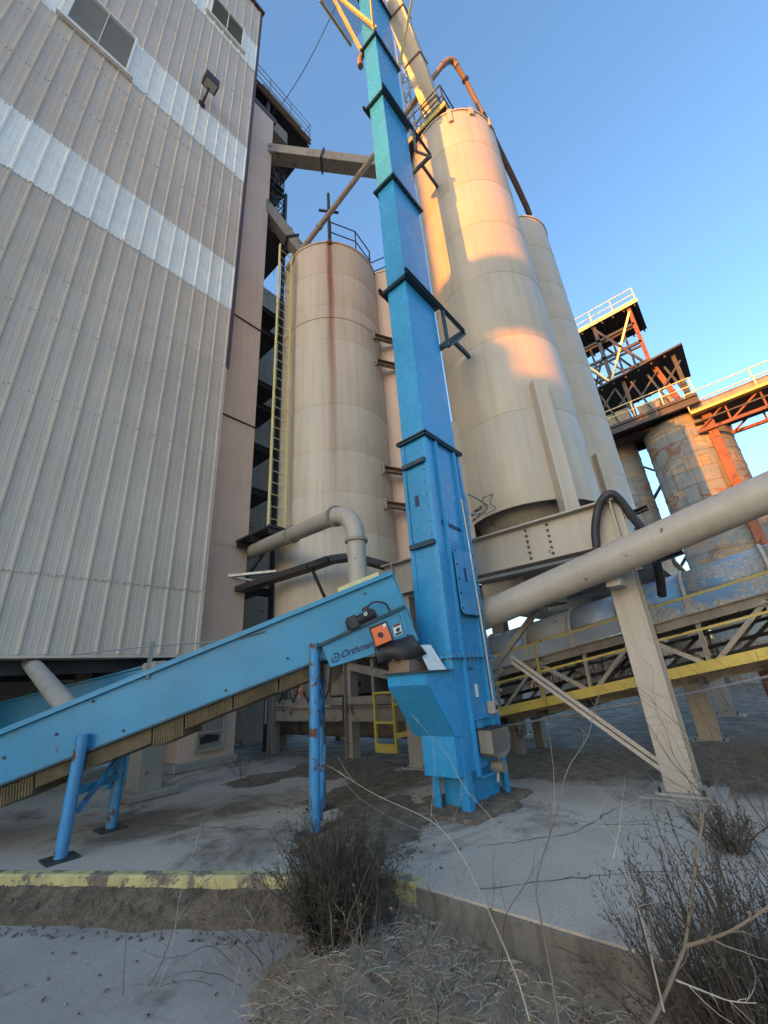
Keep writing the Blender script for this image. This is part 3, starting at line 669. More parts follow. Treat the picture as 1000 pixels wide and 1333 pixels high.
# screw auger lying low behind
tag(MB().tube([(7.0, 4.9, .45), (7.0, 9.5, .45)], .2, 16).build('auger_tube', 'beige_old', smooth=True), 'horizontal grimy screw tube lying low under the silo frame', 'auger')
# yellow gate and rail
yg = thing('safety_gate', 'yellow tube safety gate beside the base column behind the hopper', 'gate', (5.95, 5.3, 0))
ga, gb = onU(487, 900, 5.9), onU(518, 975, 5.9); y0_, y1_ = ga.y, gb.y + .02
for y in (y0_, y1_): MB().bar((5.9, y, .2), (5.9, y, 1.15 + (.15 if y == y1_ else 0)), .045, .045).build('upright', 'yellow', yg)
for z in (.65, 1.12): MB().bar((5.9, y0_, z), (5.9, y1_, z), .04, .04).build('rail', 'yellow', yg)
MB().box((5.88, y1_, .2), (5.92, y0_, .33)).build('toe_board', 'yellow', yg)
for z in (.45, .92): MB().bar((5.9, y1_, z), (5.95, 4.75, z + .05), .03, .08 if z < .5 else .04).build('rail', 'yellow', yg)

# ================================================================== BLUE BUCKET ELEVATOR
E0, E1, V0, V1 = 4.25, 5.13, 2.71, 3.13
el = thing('bucket_elevator', 'tall bright blue bucket elevator standing in front of the silos', 'elevator', (4.7, 2.9, 0))
FZ = [.34, 1.51, 4.5, 7.62, 10.42, 13.5, 16.2, 19.2, 21.5]
for i in range(8):
    e = 0 if i < 2 else .012
    MB().box((E0 + e, V0 + e, FZ[i] + .012), (E1 - e, V1 - e, FZ[i + 1] - .012)).build('casing_section', 'blue', el, bevel=.006)
for i, z in enumerate(FZ[1:8]):
    w_ = .055
    fl_ = MB().box((E0 - w_, V0 - w_, z - .012), (E1 + w_, V1 + w_, z + .012)).build('flange', 'blue' if i == 0 else 'blue_dk', el)
    if i:
        for q in ((E0 - w_, V0 - w_, E0 - w_ + .012, V1 + w_), (E0 - w_, V0 - w_, E1 + w_, V0 - w_ + .012)):
            MB().box((q[0], q[1], z - .032), (q[2] - .001, q[3] - .001, z + .032)).build('lip', 'blue_dk', fl_)
    mb = MB()
    for k in range(9):
        x = E0 + .02 + k * (E1 - E0 - .04) / 8; mb.tube([(x, V0 - .03, z - .028), (x, V0 - .03, z + .03)], .011, 6)
    for k in range(5):
        y = V0 + .03 + k * (V1 - V0 - .06) / 4; mb.tube([(E0 - .03, y, z - .028), (E0 - .03, y, z + .03)], .011, 6)
    mb.build('bolts', 'grey', fl_, kind='stuff')
# corner angles and stiffeners on the boot and first section
for zz0, zz1 in ((.0, 1.495), (1.525, 4.45)):
    lo_ = zz0 < .1
    for x, y, sx, sy in ((E0, V0, -1, -1), (E1, V0, 1, -1), (E0, V1, -1, 1), (E1, V1, 1, 1)):
        w_ = .085 if lo_ else .055; t_ = .012
        x0, x1 = sorted((x + sx * .014, x - sx * w_)); yy0, yy1 = sorted((y + sy * .014, y + sy * .002))
        a_ = MB().box((x0, yy0, zz0), (x1, yy1, zz1))
        x0, x1 = sorted((x + sx * .014, x + sx * .002)); yy0, yy1 = sorted((y + sy * .0015, y - sy * w_))
        a_.box((x0, yy0, zz0), (x1, yy1, zz1)).build('corner_angle', 'blue', el)
    for x in (E0 + .20, E1 - .20):
        MB().box((x, V0 - .045, zz0 + (.3 if lo_ else 0)), (x + .01, V0 - .001, zz1)).box((x + .01, V0 - .045, zz0 + (.3 if lo_ else 0)), (x + .04, V0 - .038, zz1)).build('stiffener', 'blue', el)
# inspection panels on the narrow face
for za, zb in ((2.95, 4.02),):
    pn = MB().box((E0 - .014, V0 + .05, za), (E0 - .002, V1 - .04, zb)).build('inspection_panel', 'blue', el, bevel=.003)
    mb = MB()
    for k in range(6):
        for y in (V0 + .065, V1 - .055): mb.tube([(E0 - .03, y, za + .06 + k * (zb - za - .12) / 5), (E0 - .012, y, za + .06 + k * (zb - za - .12) / 5)], .010, 6)
    mb.build('bolts', 'grey', pn, kind='stuff')
    MB().box((E0 - .018, V0 + .2, za + .5), (E0 - .0141, V0 + .27, za + .66)).build('label_plate', 'navy', pn)
for z in (2.9, 4.09): MB().box((E0 - .06, V0 + .02, z - .03), (E0 - .0145, V1 - .01, z + .03)).build('cross_lip', 'blue_dk', el)
# access door on the wide face
zt_, zb_ = onV(590, 716, V0).z, onV(600, 800, V0).z
x0, x1 = E0 + .27, E1 - .10
dr = MB().poly([(x0, V0 - .062, zt_), (x1, V0 - .062, zt_), (x1, V0 - .062, zb_ + .05), (x1 - .05, V0 - .062, zb_), (x0 + .05, V0 - .062, zb_), (x0, V0 - .062, zb_ + .05)], (0, .014, 0)).build('access_door', 'blue', el, bevel=.003)
MB().box((x0 + .04, V0 - .072, zb_ - .012), (x1 - .03, V0 - .046, zb_ + .002)).build('door_lip', 'blue_dk', dr)
mb = MB()
for k in range(5):
    for x in (x0 + .025, x1 - .025): mb.tube([(x, V0 - .078, zb_ + .07 + k * (zt_ - zb_ - .1) / 4), (x, V0 - .06, zb_ + .07 + k * (zt_ - zb_ - .1) / 4)], .011, 6)
mb.build('bolts', 'dark', dr, kind='stuff')
MB().box((x0 + .18, V0 - .066, zb_ + .42), (x0 + .23, V0 - .0621, zb_ + .60)).build('label_plate', 'navy', dr)
def face_text(body, size, px, py, parent, wid, m='print', eps=.004):
    p = onV(px, py, V0); vs, fs = text_mesh(body, size); kx_ = wid / max(v.x for v in vs); mb = MB(); e = size * .42
    mb.add([(p.x + e * 2.4 + v.x * kx_, V0 - eps, p.z + v.y) for v in vs], fs)
    ring = lambda rr: [(p.x + e + rr * math.cos(t), V0 - eps, p.z + e * .8 + rr * math.sin(t)) for t in [2 * math.pi * k / 16 for k in range(16)]]
    mb.add(ring(e) + ring(e * .68), [(k, (k + 1) % 16, 16 + (k + 1) % 16, 16 + k) for k in range(16) if k not in (0, 1)])
    mb.add(ring(e * .3), [tuple(range(16))]); mb.build('lettering', m, parent)
face_text('Orthman', .12, 575, 683, el, .36)
face_text('Orthman', .04, 605, 872, el, .15)
MB().box((E0 + .42, V0 - .012, 1.06), (E0 + .47, V0 - .001, 1.20)).build('label_plate', 'white', el)
# handle loop and conduit
p = onV(603, 648, V0)
MB().tube([(p.x, V0 - .06, p.z - .5), (p.x, V0 - .06, p.z), (p.x + .03, V0 - .07, p.z + .05), (p.x + .35, V0 - .07, p.z + .05), (p.x + .62, V0 - .07, p.z + .03), (p.x + .68, V0 - .04, p.z), (p.x + .66, V0 + .1, p.z - .04), (p.x + .45, V0 + .34, p.z - .06)], .014, 8).build('hand_loop', 'grey', el, smooth=True)
MB().tube([(E1 - .2, V0 - .06, p.z - .1), (E1 - .19, V0 - .075, 2.0), (E1 - .19, V0 - .075, 1.0)], .016, 8).build('conduit', 'grey', el, smooth=True)
jb = MB().box((E1 - .25, V0 - .10, .86), (E1 - .13, V0 - .002, 1.0)).build('junction_box', 'beige2', el, bevel=.01)
MB().tube([(E1 - .19, V0 - .11, .93), (E1 - .19, V0 - .10, .93)], .025, 10).build('knob', 'dark', jb)
# boot: shelf, take-up guard, bearing, skirt
MB().box((E0 + .24, V0 - .07, .84), (E1 - .26, V0 - .002, .855)).build('shelf', 'blue', el)
MB().poly([(E0 + .30, V0 - .002, .83), (E0 + .48, V0 - .002, .83), (E0 + .40, V0 - .05, .55), (E0 + .34, V0 - .05, .55)], (0, -.01, 0)).build('gusset', 'blue', el)
gx0, gx1, gz0, gz1 = E0 + .30, E1 - .17, onV(640, 990, V0 - .15).z, onV(636, 950, V0 - .15).z
gpts = [(gx0, gz1), (gx0, gz0 + .06)] + [(gx0 + (gx1 - gx0) * i / 8, gz0 + .05 - .06 * math.sin(math.pi * i / 8)) for i in range(1, 8)] + [(gx1, gz0 + .06), (gx1, gz1)]
gd = MB().poly([(x, V0 - .19, z) for x, z in gpts], (0, .17, 0)).build('take_up_guard', 'beige_old', el, bevel=.008)
mb = MB()
for i in range(15):
    for j in range(14):
        x = gx0 + .02 + (gx1 - gx0 - .04) * (i + .5 * (j % 2)) / 15.5; z = gz0 + .06 + (gz1 - gz0 - .07) * j / 14
        mb.add([(x - .007, V0 - .1935, z), (x, V0 - .1935, z - .006), (x + .007, V0 - .1935, z), (x, V0 - .1935, z + .006)], [(0, 1, 2, 3)])
mb.build('mesh_holes', 'dark', gd, kind='stuff')
MB().box((gx0 - .01, V0 - .2, gz1), (gx1 + .01, V0 - .002, gz1 + .012)).build('guard_lid', 'dark', gd)
MB().tube([(E0 + .55, V0 - .16, .34), (E0 + .55, V0 - .02, .34)], .06, 12).build('bearing', 'beige_old', el)
MB().tube([(E0 + .5, V0 - .08, .20), (E0 + .62, V0 - .08, .46)], .02, 8).build('take_up_screw', 'grey', el)
MB().box((E0 + .26, V0 - .06, .28), (E1 - .22, V0 - .002, .30)).build('shelf', 'blue', el)
MB().box((E0 + .1, V0 + .08, .0), (E1 - .08, V1 - .06, .35)).build('boot_pan', 'blue', el)
MB().box((E0 - .25, V0 - .2, -.04), (E1 + .2, V1 + .15, .035)).build('footing', 'soil', el, bevel=.02)
# hopper on the narrow face
hz = 1.36; hu = E0 - .50
hp_ = thing('feed_hopper', 'blue sloping feed hopper bolted to the foot of the elevator', 'hopper', (E0 - .2, 2.9, .8))
va, vb = V0 + .0, V1 + .12
MB().poly([(hu, va, hz), (E0 - .016, va, hz), (E0 - .016, va, .72), (E0 - .1, va, .72), (hu, va, hz - .12)], (0, .012, 0)).build('side_plate', 'blue', hp_)
MB().poly([(hu, vb, hz), (E0 - .016, vb, hz), (E0 - .016, vb, .72), (E0 - .1, vb, .72), (hu, vb, hz - .12)], (0, .012, 0)).build('side_plate', 'blue', hp_)
MB().poly([(hu, va + .013, hz - .12), (hu, vb - .001, hz - .12), (E0 - .1, vb - .001, .72), (E0 - .1, va + .013, .72)], (-.012, 0, -.008)).build('slope_plate', 'blue', hp_)
MB().box((hu - .012, va + .013, hz - .119), (hu - .001, vb - .001, hz)).build('end_plate', 'blue', hp_)
MB().box((hu - .06, va - .045, hz + .002), (E0 - .06, va + .02, hz + .016)).box((hu - .06, va + .02, hz + .002), (hu + .01, vb + .04, hz + .016)).build('rim_flange', 'blue_dk', hp_)
MB().box((E0 - .12, va + .014, .34), (E0 - .016, vb - .1, .715)).build('lower_box', 'blue', hp_)
MB().poly([(hu + .18, va + .1, hz + .02), (hu + .46, va + .06, hz + .02), (hu + .40, va + .2, hz + .3), (hu + .2, va + .25, hz + .3)], (0, .006, 0)).build('torn_sheet', 'white', hp_)
MB().box((hu + .02, va + .25, hz + .02), (E0 - .12, vb, hz + .14)).build('belt_scraper', 'pipe', hp_)
# stay brackets to the silo
for z, ue in ((7.62, 6.05), (13.5, 6.0)):
    sb_ = thing('stay_bracket', 'dark green channel stay from elevator to silo, %s' % ('the lower one' if z < 10 else 'the upper one in sunlight'), 'bracket', (5.5, 2.9, z))
    for y in (V0 - .085, V1 + .085):
        MB().chan((E0 - .1, y, z + .03), (ue, y, z + .03), .045, .1, .01).build('stay', 'blue_dk', sb_)
    MB().chan((ue, V0 - .1, z + .03), (ue, V1 + .1, z + .03), .05, .13, .01).build('cross_tie', 'blue_dk', sb_)
    MB().bar((E1 + .12, V0 - .085, z - .04), (E1 + .12, V0 - .085, z - .9), .06, .05).build('hanger', 'blue_dk', sb_)
    MB().bar((E1 + .12, V0 - .085, z - .9), (ue, V0 - .085, z - .03), .05, .04).build('knee_brace', 'blue_dk', sb_)
    MB().bar((ue, V0 + .2, z + .03), (6.9, V0 + .2, z + .03), .06, .1).build('silo_tie', 'blue_dk', sb_)
# head platform and struts
ep = thing('elevator_head_platform', 'grated platform held by yellow struts round the elevator head', 'platform', (4.7, 2.9, 19))
PZ = 19.5
for p0, px, py in (((E0 - .07, V0 - .05, 16.28), 434, -6), ((E0 - .07, V0 - .05, 16.28), 486, -6), ((E0 - .07, V1 + .06, 16.28), 430, -10)):
    d_ = atD(px, py, (Vector((E0, V0 - .1))).length * (.92 if px > 470 else 1.05)); MB().angle(p0, (d_.x, d_.y, PZ - .03), .07, .012).build('strut', 'yellow', ep)
MB().angle((E1 + .05, V0 - .05, 16.25), (E1 + .42, V0 - .62, PZ + .3), .09, .012).build('strut', 'yellow', ep)
mb = MB()
for k in range(16): mb.box((E0 - .6, V1 + .06 + k * .05, PZ), (E0 + .6, V1 + .07 + k * .05, PZ + .04))
for k in range(9): mb.box((E0 - .6 + k * .06, V0 - .3, PZ), (E0 - .59 + k * .06, V1 + .05, PZ + .04))
mb.build('grating', 'dark', ep, kind='stuff')
for q in ((E0 - .65, V0 - .35, E0 - .02, V0 - .3), (E0 - .65, V1 + .86, E0 + .6, V1 + .91), (E0 - .65, V0 - .3, E0 - .6, V1 + .86)): MB().box((q[0], q[1], PZ - .1), (q[2], q[3], PZ + .06)).build('edge_beam', 'yellow', ep)
# elbow stub on the left edge of the casing
p = onU(470, 80, E0 + .2)
tag(MB().tube([(E0 + .25, V1 + .05, p.z + .25), (E0 + .2, V1 + .22, p.z + .22), (E0 + .17, V1 + .27, p.z + .02), (E0 + .17, V1 + .26, p.z - .3)], .075, 12).build('elbow_pipe', 'pipe', smooth=True), 'short brown pipe elbow clinging to the elevator casing high up', 'pipe')
# spout from elevator head to silo
spt = thing('spout', 'sunlit square spout sloping from the elevator head to the silo top', 'duct', (7, 2.9, 17))
sA, sB = atD(502, -25, 6.0), atD(566, 150, 8.1)
MB().bar(sA, sB, .55, .55).build('duct_body', 'beige', spt)
for f_ in (.28, .62, .94): q = sA.lerp(sB, f_); dq = (sB - sA).normalized() * .02; MB().bar(q - dq, q + dq, .62, .62).build('flange', 'beige_old', spt)
MB().bar(sA + Vector((.05, 0, .5)), sB + Vector((.05, 0, .45)), .14, .14).build('conduit', 'dark', spt)
# lattice mast behind
lm = thing('lattice_mast', 'slim lattice mast between the elevator and the sunlit silo', 'mast', (atD(540, 130, 9.4).x, atD(540, 130, 9.4).y, 0))
LT = atD(525, 55, 9.4).z; lc = atD(540, 130, 9.4)[:2]; q_ = .3
cs = [(lc[0] - q_, lc[1] - q_), (lc[0] + q_, lc[1] - q_), (lc[0] + q_, lc[1] + q_), (lc[0] - q_, lc[1] + q_)]
for x, y in cs: MB().bar((x, y, 3.3), (x, y, LT), .06, .06).build('chord', 'grey', lm)
for k in range(int((LT - 3.3) / .74)):
    z0 = 3.3 + k * .74
    for i in range(4):
        a_, b_ = cs[i], cs[(i + 1) % 4]
        if k % 2: a_, b_ = b_, a_
        MB().bar((*a_, z0), (*b_, z0 + .74), .035, .035).build('lacing', 'grey', lm)

# ================================================================== HIGH DUCTS AND PIPES
def rect_duct(name, label, p0, p1, w, h, fr_, mt='beige_old'):
    t = thing(name, label, 'duct', p0); MB().bar(p0, p1, w, h).build('duct_body', mt, t, bevel=.01)
    d = (p1 - p0).normalized() * .025
    for f_ in fr_: q = p0.lerp(p1, f_); MB().bar(q - d, q + d, w + .12, h + .12).build('flange', 'dark', t)
rect_duct('gallery_duct', 'long rectangular beige duct crossing the sky from the tower', Vector((5.0, 8.95, 20.85)), Vector((8.7, 5.0, 19.6)), .5, .5, (.42, .82))
rect_duct('down_spout', 'rectangular beige spout sloping from tower to the rust-streaked silo roof', Vector((5.0, 8.9, 17.65)), Vector((6.95, 7.95, 14.7)), .42, .42, (.5,))
P1 = Vector((5.93, 6.49, 15.31)); EB = atD(586, 72, 7.86)
P0 = P1 - (EB - P1) * .30
pp = thing('conveying_pipe', 'long brown pneumatic pipe slanting up over both silos', 'pipe', P1)
dr_ = (EB - P1).normalized()
MB().tube([P0, EB - dr_ * .45], .085, 14).build('pipe_run', 'pipe', pp, smooth=True)
e1 = atD(606, 104, 8.5); e2 = atD(640, 172, 9.6)
b0, b1, b2 = EB - dr_ * .45, EB + Vector((.1, -.05, .12)), EB.lerp(e1, .45)
MB().tube([b0.lerp(b1, t).lerp(b1.lerp(b2, t), t) for t in [i / 10 for i in range(11)]], .10, 14).build('elbow', 'pipe', pp, smooth=True)
MB().tube([b2, e1, e2.lerp(e1, .3)], .085, 14).build('pipe_drop', 'pipe', pp, smooth=True)
for f_ in (.15, .35, .8): q = b0.lerp(P0, f_); MB().tube([q - dr_ * .05, q + dr_ * .05], .105, 14).build('coupling', 'beige_old', pp, smooth=True)
q = e1; MB().tube([q - (e1 - b2).normalized() * .05, q + (e1 - b2).normalized() * .05], .12, 14).build('coupling', 'dark', pp)
hs = [e2.lerp(e1, .35), atD(637, 168, 9.55), atD(655, 205, 10.4), atD(672, 240, 11.2), atD(685, 268, 11.9), atD(690, 281, 12.2)]
tag(MB().tube(hs, .10, 12).build('rubber_hose', 'black', smooth=True), 'black rubber hose hanging from the pipe elbow down to the farther silo', 'hose')

# ================================================================== CABLE TRAY AND DUCT TO THE BLUE CONVEYOR
tr = thing('cable_tray', 'dark curved cable tray wrapping round the lower silo wall', 'cable tray', (5.6, 6.4, 3.4))
tp = [atD(312, 768, 9.9), atD(360, 752, 9.0), atD(405, 738, 8.35), atD(430, 729, 8.15), atD(452, 726, 8.1), atD(480, 731, 8.15), atD(520, 742, 8.2)]
for off in (-.02, ):
    MB().tube(tp, .02, 6).build('tray_rail', 'dark', tr)
mb = MB()
for p, q in zip(tp[:-1], tp[1:]): MB().bar(p, q, .28, .12).build('tray_length', 'dark', tr)
MB().bar(tp[2], Vector((5.75, 6.35, 2.6)), .05, .05).build('tray_strut', 'dark', tr)
MB().bar(tp[1] + Vector((0, 0, .14)), tp[1] + Vector((-.6, .9, .14)), .1, .05).build('tray_arm', 'grey', tr)
tag(MB().tube([atD(268, 835, 10.0), atD(266, 800, 10.0), atD(275, 762, 10.0), atD(285, 751, 9.95), atD(300, 750, 9.9), atD(340, 758, 9.7)], .03, 8).build('conduit', 'grey', smooth=True), 'grey conduit bent up the face of the bin tower', 'conduit')

# ================================================================== BLUE INCLINED CONVEYOR
C0 = Vector((1.54, 5.44)); cd = Vector((.71, -.704)).normalized(); cn = Vector((-cd.y, cd.x))
if cn.dot(C0) < 0: cn = -cn
def cpt(s, n, z): q = C0 + cd * s + cn * n; return Vector((q.x, q.y, z))
def cpix(x, y, n=0):
    """pixel -> (s, z) on the upright plane n metres behind the near conveyor side"""
    d = ray(x, y); b_ = C0 + cn * n; t_ = (cn.dot(b_)) / (cn.x * d.x + cn.y * d.y); p_ = Vector((0, 0, H)) + d * t_
    return (Vector((p_.x, p_.y)) - C0).dot(cd), p_.z
ztop = lambda s: 1.365 + .352 * s
zbot = lambda s: .842 + .308 * s
cw = .70
cv = thing('belt_conveyor', 'long bright blue inclined belt conveyor feeding the elevator hopper', 'conveyor', cpt(1, .35, 0))
sa, sbh = -2.45, 3.24; sh2 = cpix(540, 838)[0]
for n0 in (0, cw):
    MB().poly([cpt(sa, n0, zbot(sa)), cpt(sh2, n0, zbot(sh2) - .02), cpt(sbh, n0, ztop(sbh)), cpt(sa, n0, ztop(sa))], cn.to_3d() * .02).build('side_plate', 'blue_conv', cv)
MB().poly([cpt(sa, -.05, ztop(sa) - .012), cpt(sbh, -.05, ztop(sbh) - .012), cpt(sbh, -.05, ztop(sbh) + .035), cpt(sa, -.05, ztop(sa) + .035)], cn.to_3d() * .048).build('top_lip', 'blue_conv', cv)
MB().poly([cpt(sa, -.02, ztop(sa) + .036), cpt(sbh, -.02, ztop(sbh) + .036), cpt(sbh, cw + .04, ztop(sbh) + .036), cpt(sa, cw + .04, ztop(sa) + .036)], (0, 0, .012)).build('top_cover', 'blue_conv', cv)
MB().poly([cpt(sa, -.03, zbot(sa) - .012), cpt(2.4, -.03, zbot(2.4) - .012), cpt(2.4, -.03, zbot(2.4) + .01), cpt(sa, -.03, zbot(sa) + .01)], cn.to_3d() * .028).build('bottom_lip', 'blue_dk', cv)
MB().poly([cpt(sbh, .02, ztop(sbh) + .03), cpt(sbh, cw, ztop(sbh) + .03), cpt(sh2, cw, zbot(sh2)), cpt(sh2, .02, zbot(sh2))], cd.to_3d() * .02).build('head_plate', 'blue_conv', cv)
mb = MB()
for s_, f_ in ((-.75, .5), (-.3, .55), (.35, .12), (.0, .9), (1.35, .12), (2.0, .25), (2.9, .85), (-1.2, .4)): 
    z = zbot(s_) + (ztop(s_) - zbot(s_)) * f_; mb.tube([cpt(s_, -.014, z), cpt(s_, 0, z)], .014, 6)
mb.build('bolts', 'dark', cv, kind='stuff')
# carrying belt seen at the head and inside
MB().poly([cpt(sa, .08, zbot(sa) + .25), cpt(3.2, .08, zbot(3.2) + .25), cpt(3.2, cw - .06, zbot(3.2) + .25), cpt(sa, cw - .06, zbot(sa) + .25)], (0, 0, .012)).build('belt', 'black', cv)
# return-belt guards of brown slatted mesh, one length after another
ss = [-2.2, -1.45, -.82, -.45, .0, .62, .93, 1.42, 1.9, 2.36]
for i, (s0, s1) in enumerate(zip(ss[:-1], ss[1:])):
    dp = (.17, .15, .19, .14, .16, .21, .15, .15, .16)[i]
    ln = MB().poly([cpt(s0 + .008, .03, zbot(s0) - .016), cpt(s1 - .008, .03, zbot(s1) - .016), cpt(s1 - .008, .07, zbot(s1) - dp), cpt(s0 + .008, .07, zbot(s0) - dp)], cn.to_3d() * (cw - .12)).build('belt_guard', 'wood', cv)
    if i in (2, 5, 6, 7, 8):
        k = int((s1 - s0) / .028); mb = MB()
        for j in range(k):
            s_ = s0 + .02 + (s1 - s0 - .04) * j / k
            mb.poly([cpt(s_, .022, zbot(s_) - .02), cpt(s_ + .012, .022, zbot(s_) - .02), cpt(s_ + .012, .058, zbot(s_) - dp + .005), cpt(s_, .058, zbot(s_) - dp + .005)], cn.to_3d() * .012)
        mb.build('guard_ribs', 'wood', ln, kind='stuff')
# trestles
for s_, zt2, mt, zb2 in ((0, cpix(112, 955)[1], 'blue_worn', .0), (2.30, cpix(410, 838)[1], 'blue_worn', 0.0)):
    for n_, zt3 in ((-.075, zt2), (cw + .075, zbot(s_) + .2)):
        lg = MB().tube([cpt(s_, n_, 0), cpt(s_, n_, zt3)], .055, 14).build('leg', mt, cv, smooth=True)
        MB().box(tuple(cpt(s_, n_, 0) - Vector((.13, .13, .0))), tuple(cpt(s_, n_, 0) + Vector((.13, .13, .015)))).build('foot_plate', 'dark', lg)
        MB().poly([cpt(s_ - .07, n_ + (.055 if n_ < 0 else -.075), zbot(s_) + .0), cpt(s_ + .07, n_ + (.055 if n_ < 0 else -.075), zbot(s_) + .02), cpt(s_ + .06, n_ + (.055 if n_ < 0 else -.075), zbot(s_) + .16), cpt(s_ - .06, n_ + (.055 if n_ < 0 else -.075), zbot(s_) + .14)], cn.to_3d() * .018).build('mount_plate', 'blue_conv', lg)
    zz = zbot(s_)
    MB().bar(cpt(s_, -.02, .55 * zz + .05), cpt(s_, cw + .02, .55 * zz + .05), .05, .07).build('brace', 'blue_conv', cv)
    if s_ == 0: MB().bar(cpt(s_ + .05, -.02, .42 * zz), cpt(s_ + .05, cw + .02, .92 * zz), .03, .05).build('brace', 'blue_worn', cv)
    else:
        MB().bar(cpt(s_ + .05, -.02, 1.02), cpt(s_ + .05, cw + .02, 1.35), .03, .07).build('brace', 'blue_worn', cv)
        MB().bar(cpt(s_ + .05, -.02, 1.3), cpt(s_ + .05, cw + .02, 1.0), .03, .06).build('brace', 'blue_worn', cv)
        MB().bar(cpt(s_ + .05, -.02, .1), cpt(s_ + .05, cw + .02, .62), .03, .07).build('brace', 'blue_worn', cv)
# take-up side box with the maker's name, motor, stop switch
def cplate(name, pix, n, th, mt, parent, bevel=0):
    q = [cpix(x, y, n) for x, y in pix]; return MB().poly([cpt(s, n, z) for s, z in q], cn.to_3d() * th).build(name, mt, parent, bevel=bevel)
sbx = cplate('drive_box', [(417, 837), (527, 789), (546, 834), (430, 869)], -.10, .098, 'blue_conv', cv, .004)
cplate('box_lip', [(415, 838), (527, 787), (528, 791), (416, 842)], -.135, .134, 'blue_dk', cv)
cplate('rib', [(520, 797), (523, 796), (532, 825), (529, 826)], -.13, .029, 'blue_conv', cv)
m0, m1 = cpt(*(lambda q: (q[0], -.10, q[1]))(cpix(451, 815, -.1))), cpt(*(lambda q: (q[0], -.10, q[1]))(cpix(489, 798, -.1)))
md_ = (m1 - m0).normalized()
mo = MB().tube([m0, m0 + md_ * .015, m1 - md_ * .02, m1], [.045, .058, .058, .04], 20).build('gear_motor', 'dark', cv, smooth=True)
for k in range(9):
    q = m0.lerp(m1, .48 + k * .055); MB().tube([q, q + md_ * .006], .07, 20).build('cooling_fin', 'dark', mo)
q = m0.lerp(m1, .22); MB().bar(q - md_ * .06, q + md_ * .06, .15, .15).build('gear_case', 'dark', mo, bevel=.012)
q = m0.lerp(m1, .68) + UP * .08; MB().bar(q - md_ * .04, q + md_ * .04, .08, .07).build('terminal_box', 'dark', mo, bevel=.008)
q2 = cpt(*(lambda w_: (w_[0], -.19, w_[1]))(cpix(476, 799, -.19))); c3 = cn.to_3d()
MB().tube([q2, q2 + c3 * .03], .021, 14).build('cap', 'white', mo); MB().tube([q2 - c3 * .003, q2], .010, 10).build('cap_hole', 'dark', mo)
MB().tube(smooth_path([q + UP * .02, q + UP * .05 + md_ * .1, q + md_ * .24 - UP * .02, q + md_ * .3 - UP * .14]), .011, 8).build('motor_cable', 'black', mo, smooth=True)
st = thing('stop_switch', 'orange stop switch box with black knob on the conveyor head', 'switch box', cpt(*((cpix(496, 825, -.2)[0], -.15, cpix(496, 825, -.2)[1]))))
cplate('box', [(483, 819), (503, 811), (511, 833), (490, 842)], -.20, .099, 'orange', st, .008)
cplate('back_plate', [(480, 817), (503, 808), (513, 834), (490, 845)], -.112, .011, 'dark', st)
q = cpix(495.5, 826, -.22); MB().tube([cpt(q[0], -.235, q[1]), cpt(q[0], -.2, q[1])], [.022, .03], 16).build('knob', 'dark', st, smooth=True)
cplate('tag', [(498, 813), (502, 811), (503, 815), (499, 817)], -.203, .003, 'white', st)
lbp = cplate('warning_label', [(511, 815), (521, 810), (524, 825), (514, 829)], -.104, .0035, 'white', cv)
cplate('label_header', [(511.5, 814.6), (520.6, 810.4), (521.3, 813.6), (512.3, 817.5)], -.106, .0015, 'rust', lbp)
cplate('label_figure', [(515, 820), (519, 816), (521, 818), (520, 822), (517, 823)], -.106, .0015, 'print', lbp)
cplate('label_text', [(514.2, 825), (522.5, 821.5), (523.3, 824.6), (515, 828)], -.106, .0015, 'blue_dk', lbp)
# rubber skirt under the head
q0, q1, q2, q3 = [cpix(x, y, -.13) for x, y in ((487, 843), (537, 826), (556, 853), (492, 864))]
mb = MB(); nS = 14; vs = []
for i in range(nS + 1):
    f_ = i / nS
    for a_, b_, dn in ((q0, q1, 0), ((q3), (q2), .03 * math.sin(f_ * 9) - .03)):
        vs.append(cpt(a_[0] + (b_[0] - a_[0]) * f_, -.13 + dn, a_[1] + (b_[1] - a_[1]) * f_ + (.02 * math.sin(f_ * 7) if dn else 0)))
mb.add(vs, [(2*i, 2*i+2, 2*i+3, 2*i+1) for i in range(nS)])
o = mb.build('rubber_skirt', 'black', cv, smooth=True); md = o.modifiers.new('s', 'SOLIDIFY'); md.thickness = .012
# lettering on the drive box
vs, fs = text_mesh('Orthman', .125); qa, qb = cpix(444, 857, -.102), cpix(486, 841, -.102)
sl_ = (qb[1] - qa[1]) / (qb[0] - qa[0]); wd = max(v.x for v in vs); kx = (qb[0] - qa[0]) / wd
MB().add([cpt(qa[0] + v.x * kx + v.y * .15, -.1035, qa[1] + sl_ * v.x * kx + v.y * .85) for v in vs], fs).build('lettering', 'navy', cv)
qe = cpix(437, 856, -.102); mb = MB()
def ell(rx, rz, n_=20): return [cpt(qe[0] + rx * math.cos(t), -.104, qe[1] + rz * math.sin(t) + sl_ * rx * math.cos(t)) for t in [2 * math.pi * i / n_ for i in range(n_)]]
o_, i_ = ell(.048, .05), ell(.034, .034)
mb.add(o_ + i_, [(i, (i + 1) % 20, 20 + (i + 1) % 20, 20 + i) for i in range(20) if i not in (7, 8)])
mb.add(ell(.018, .012), [tuple(range(20))]); mb.build('emblem', 'navy', cv)
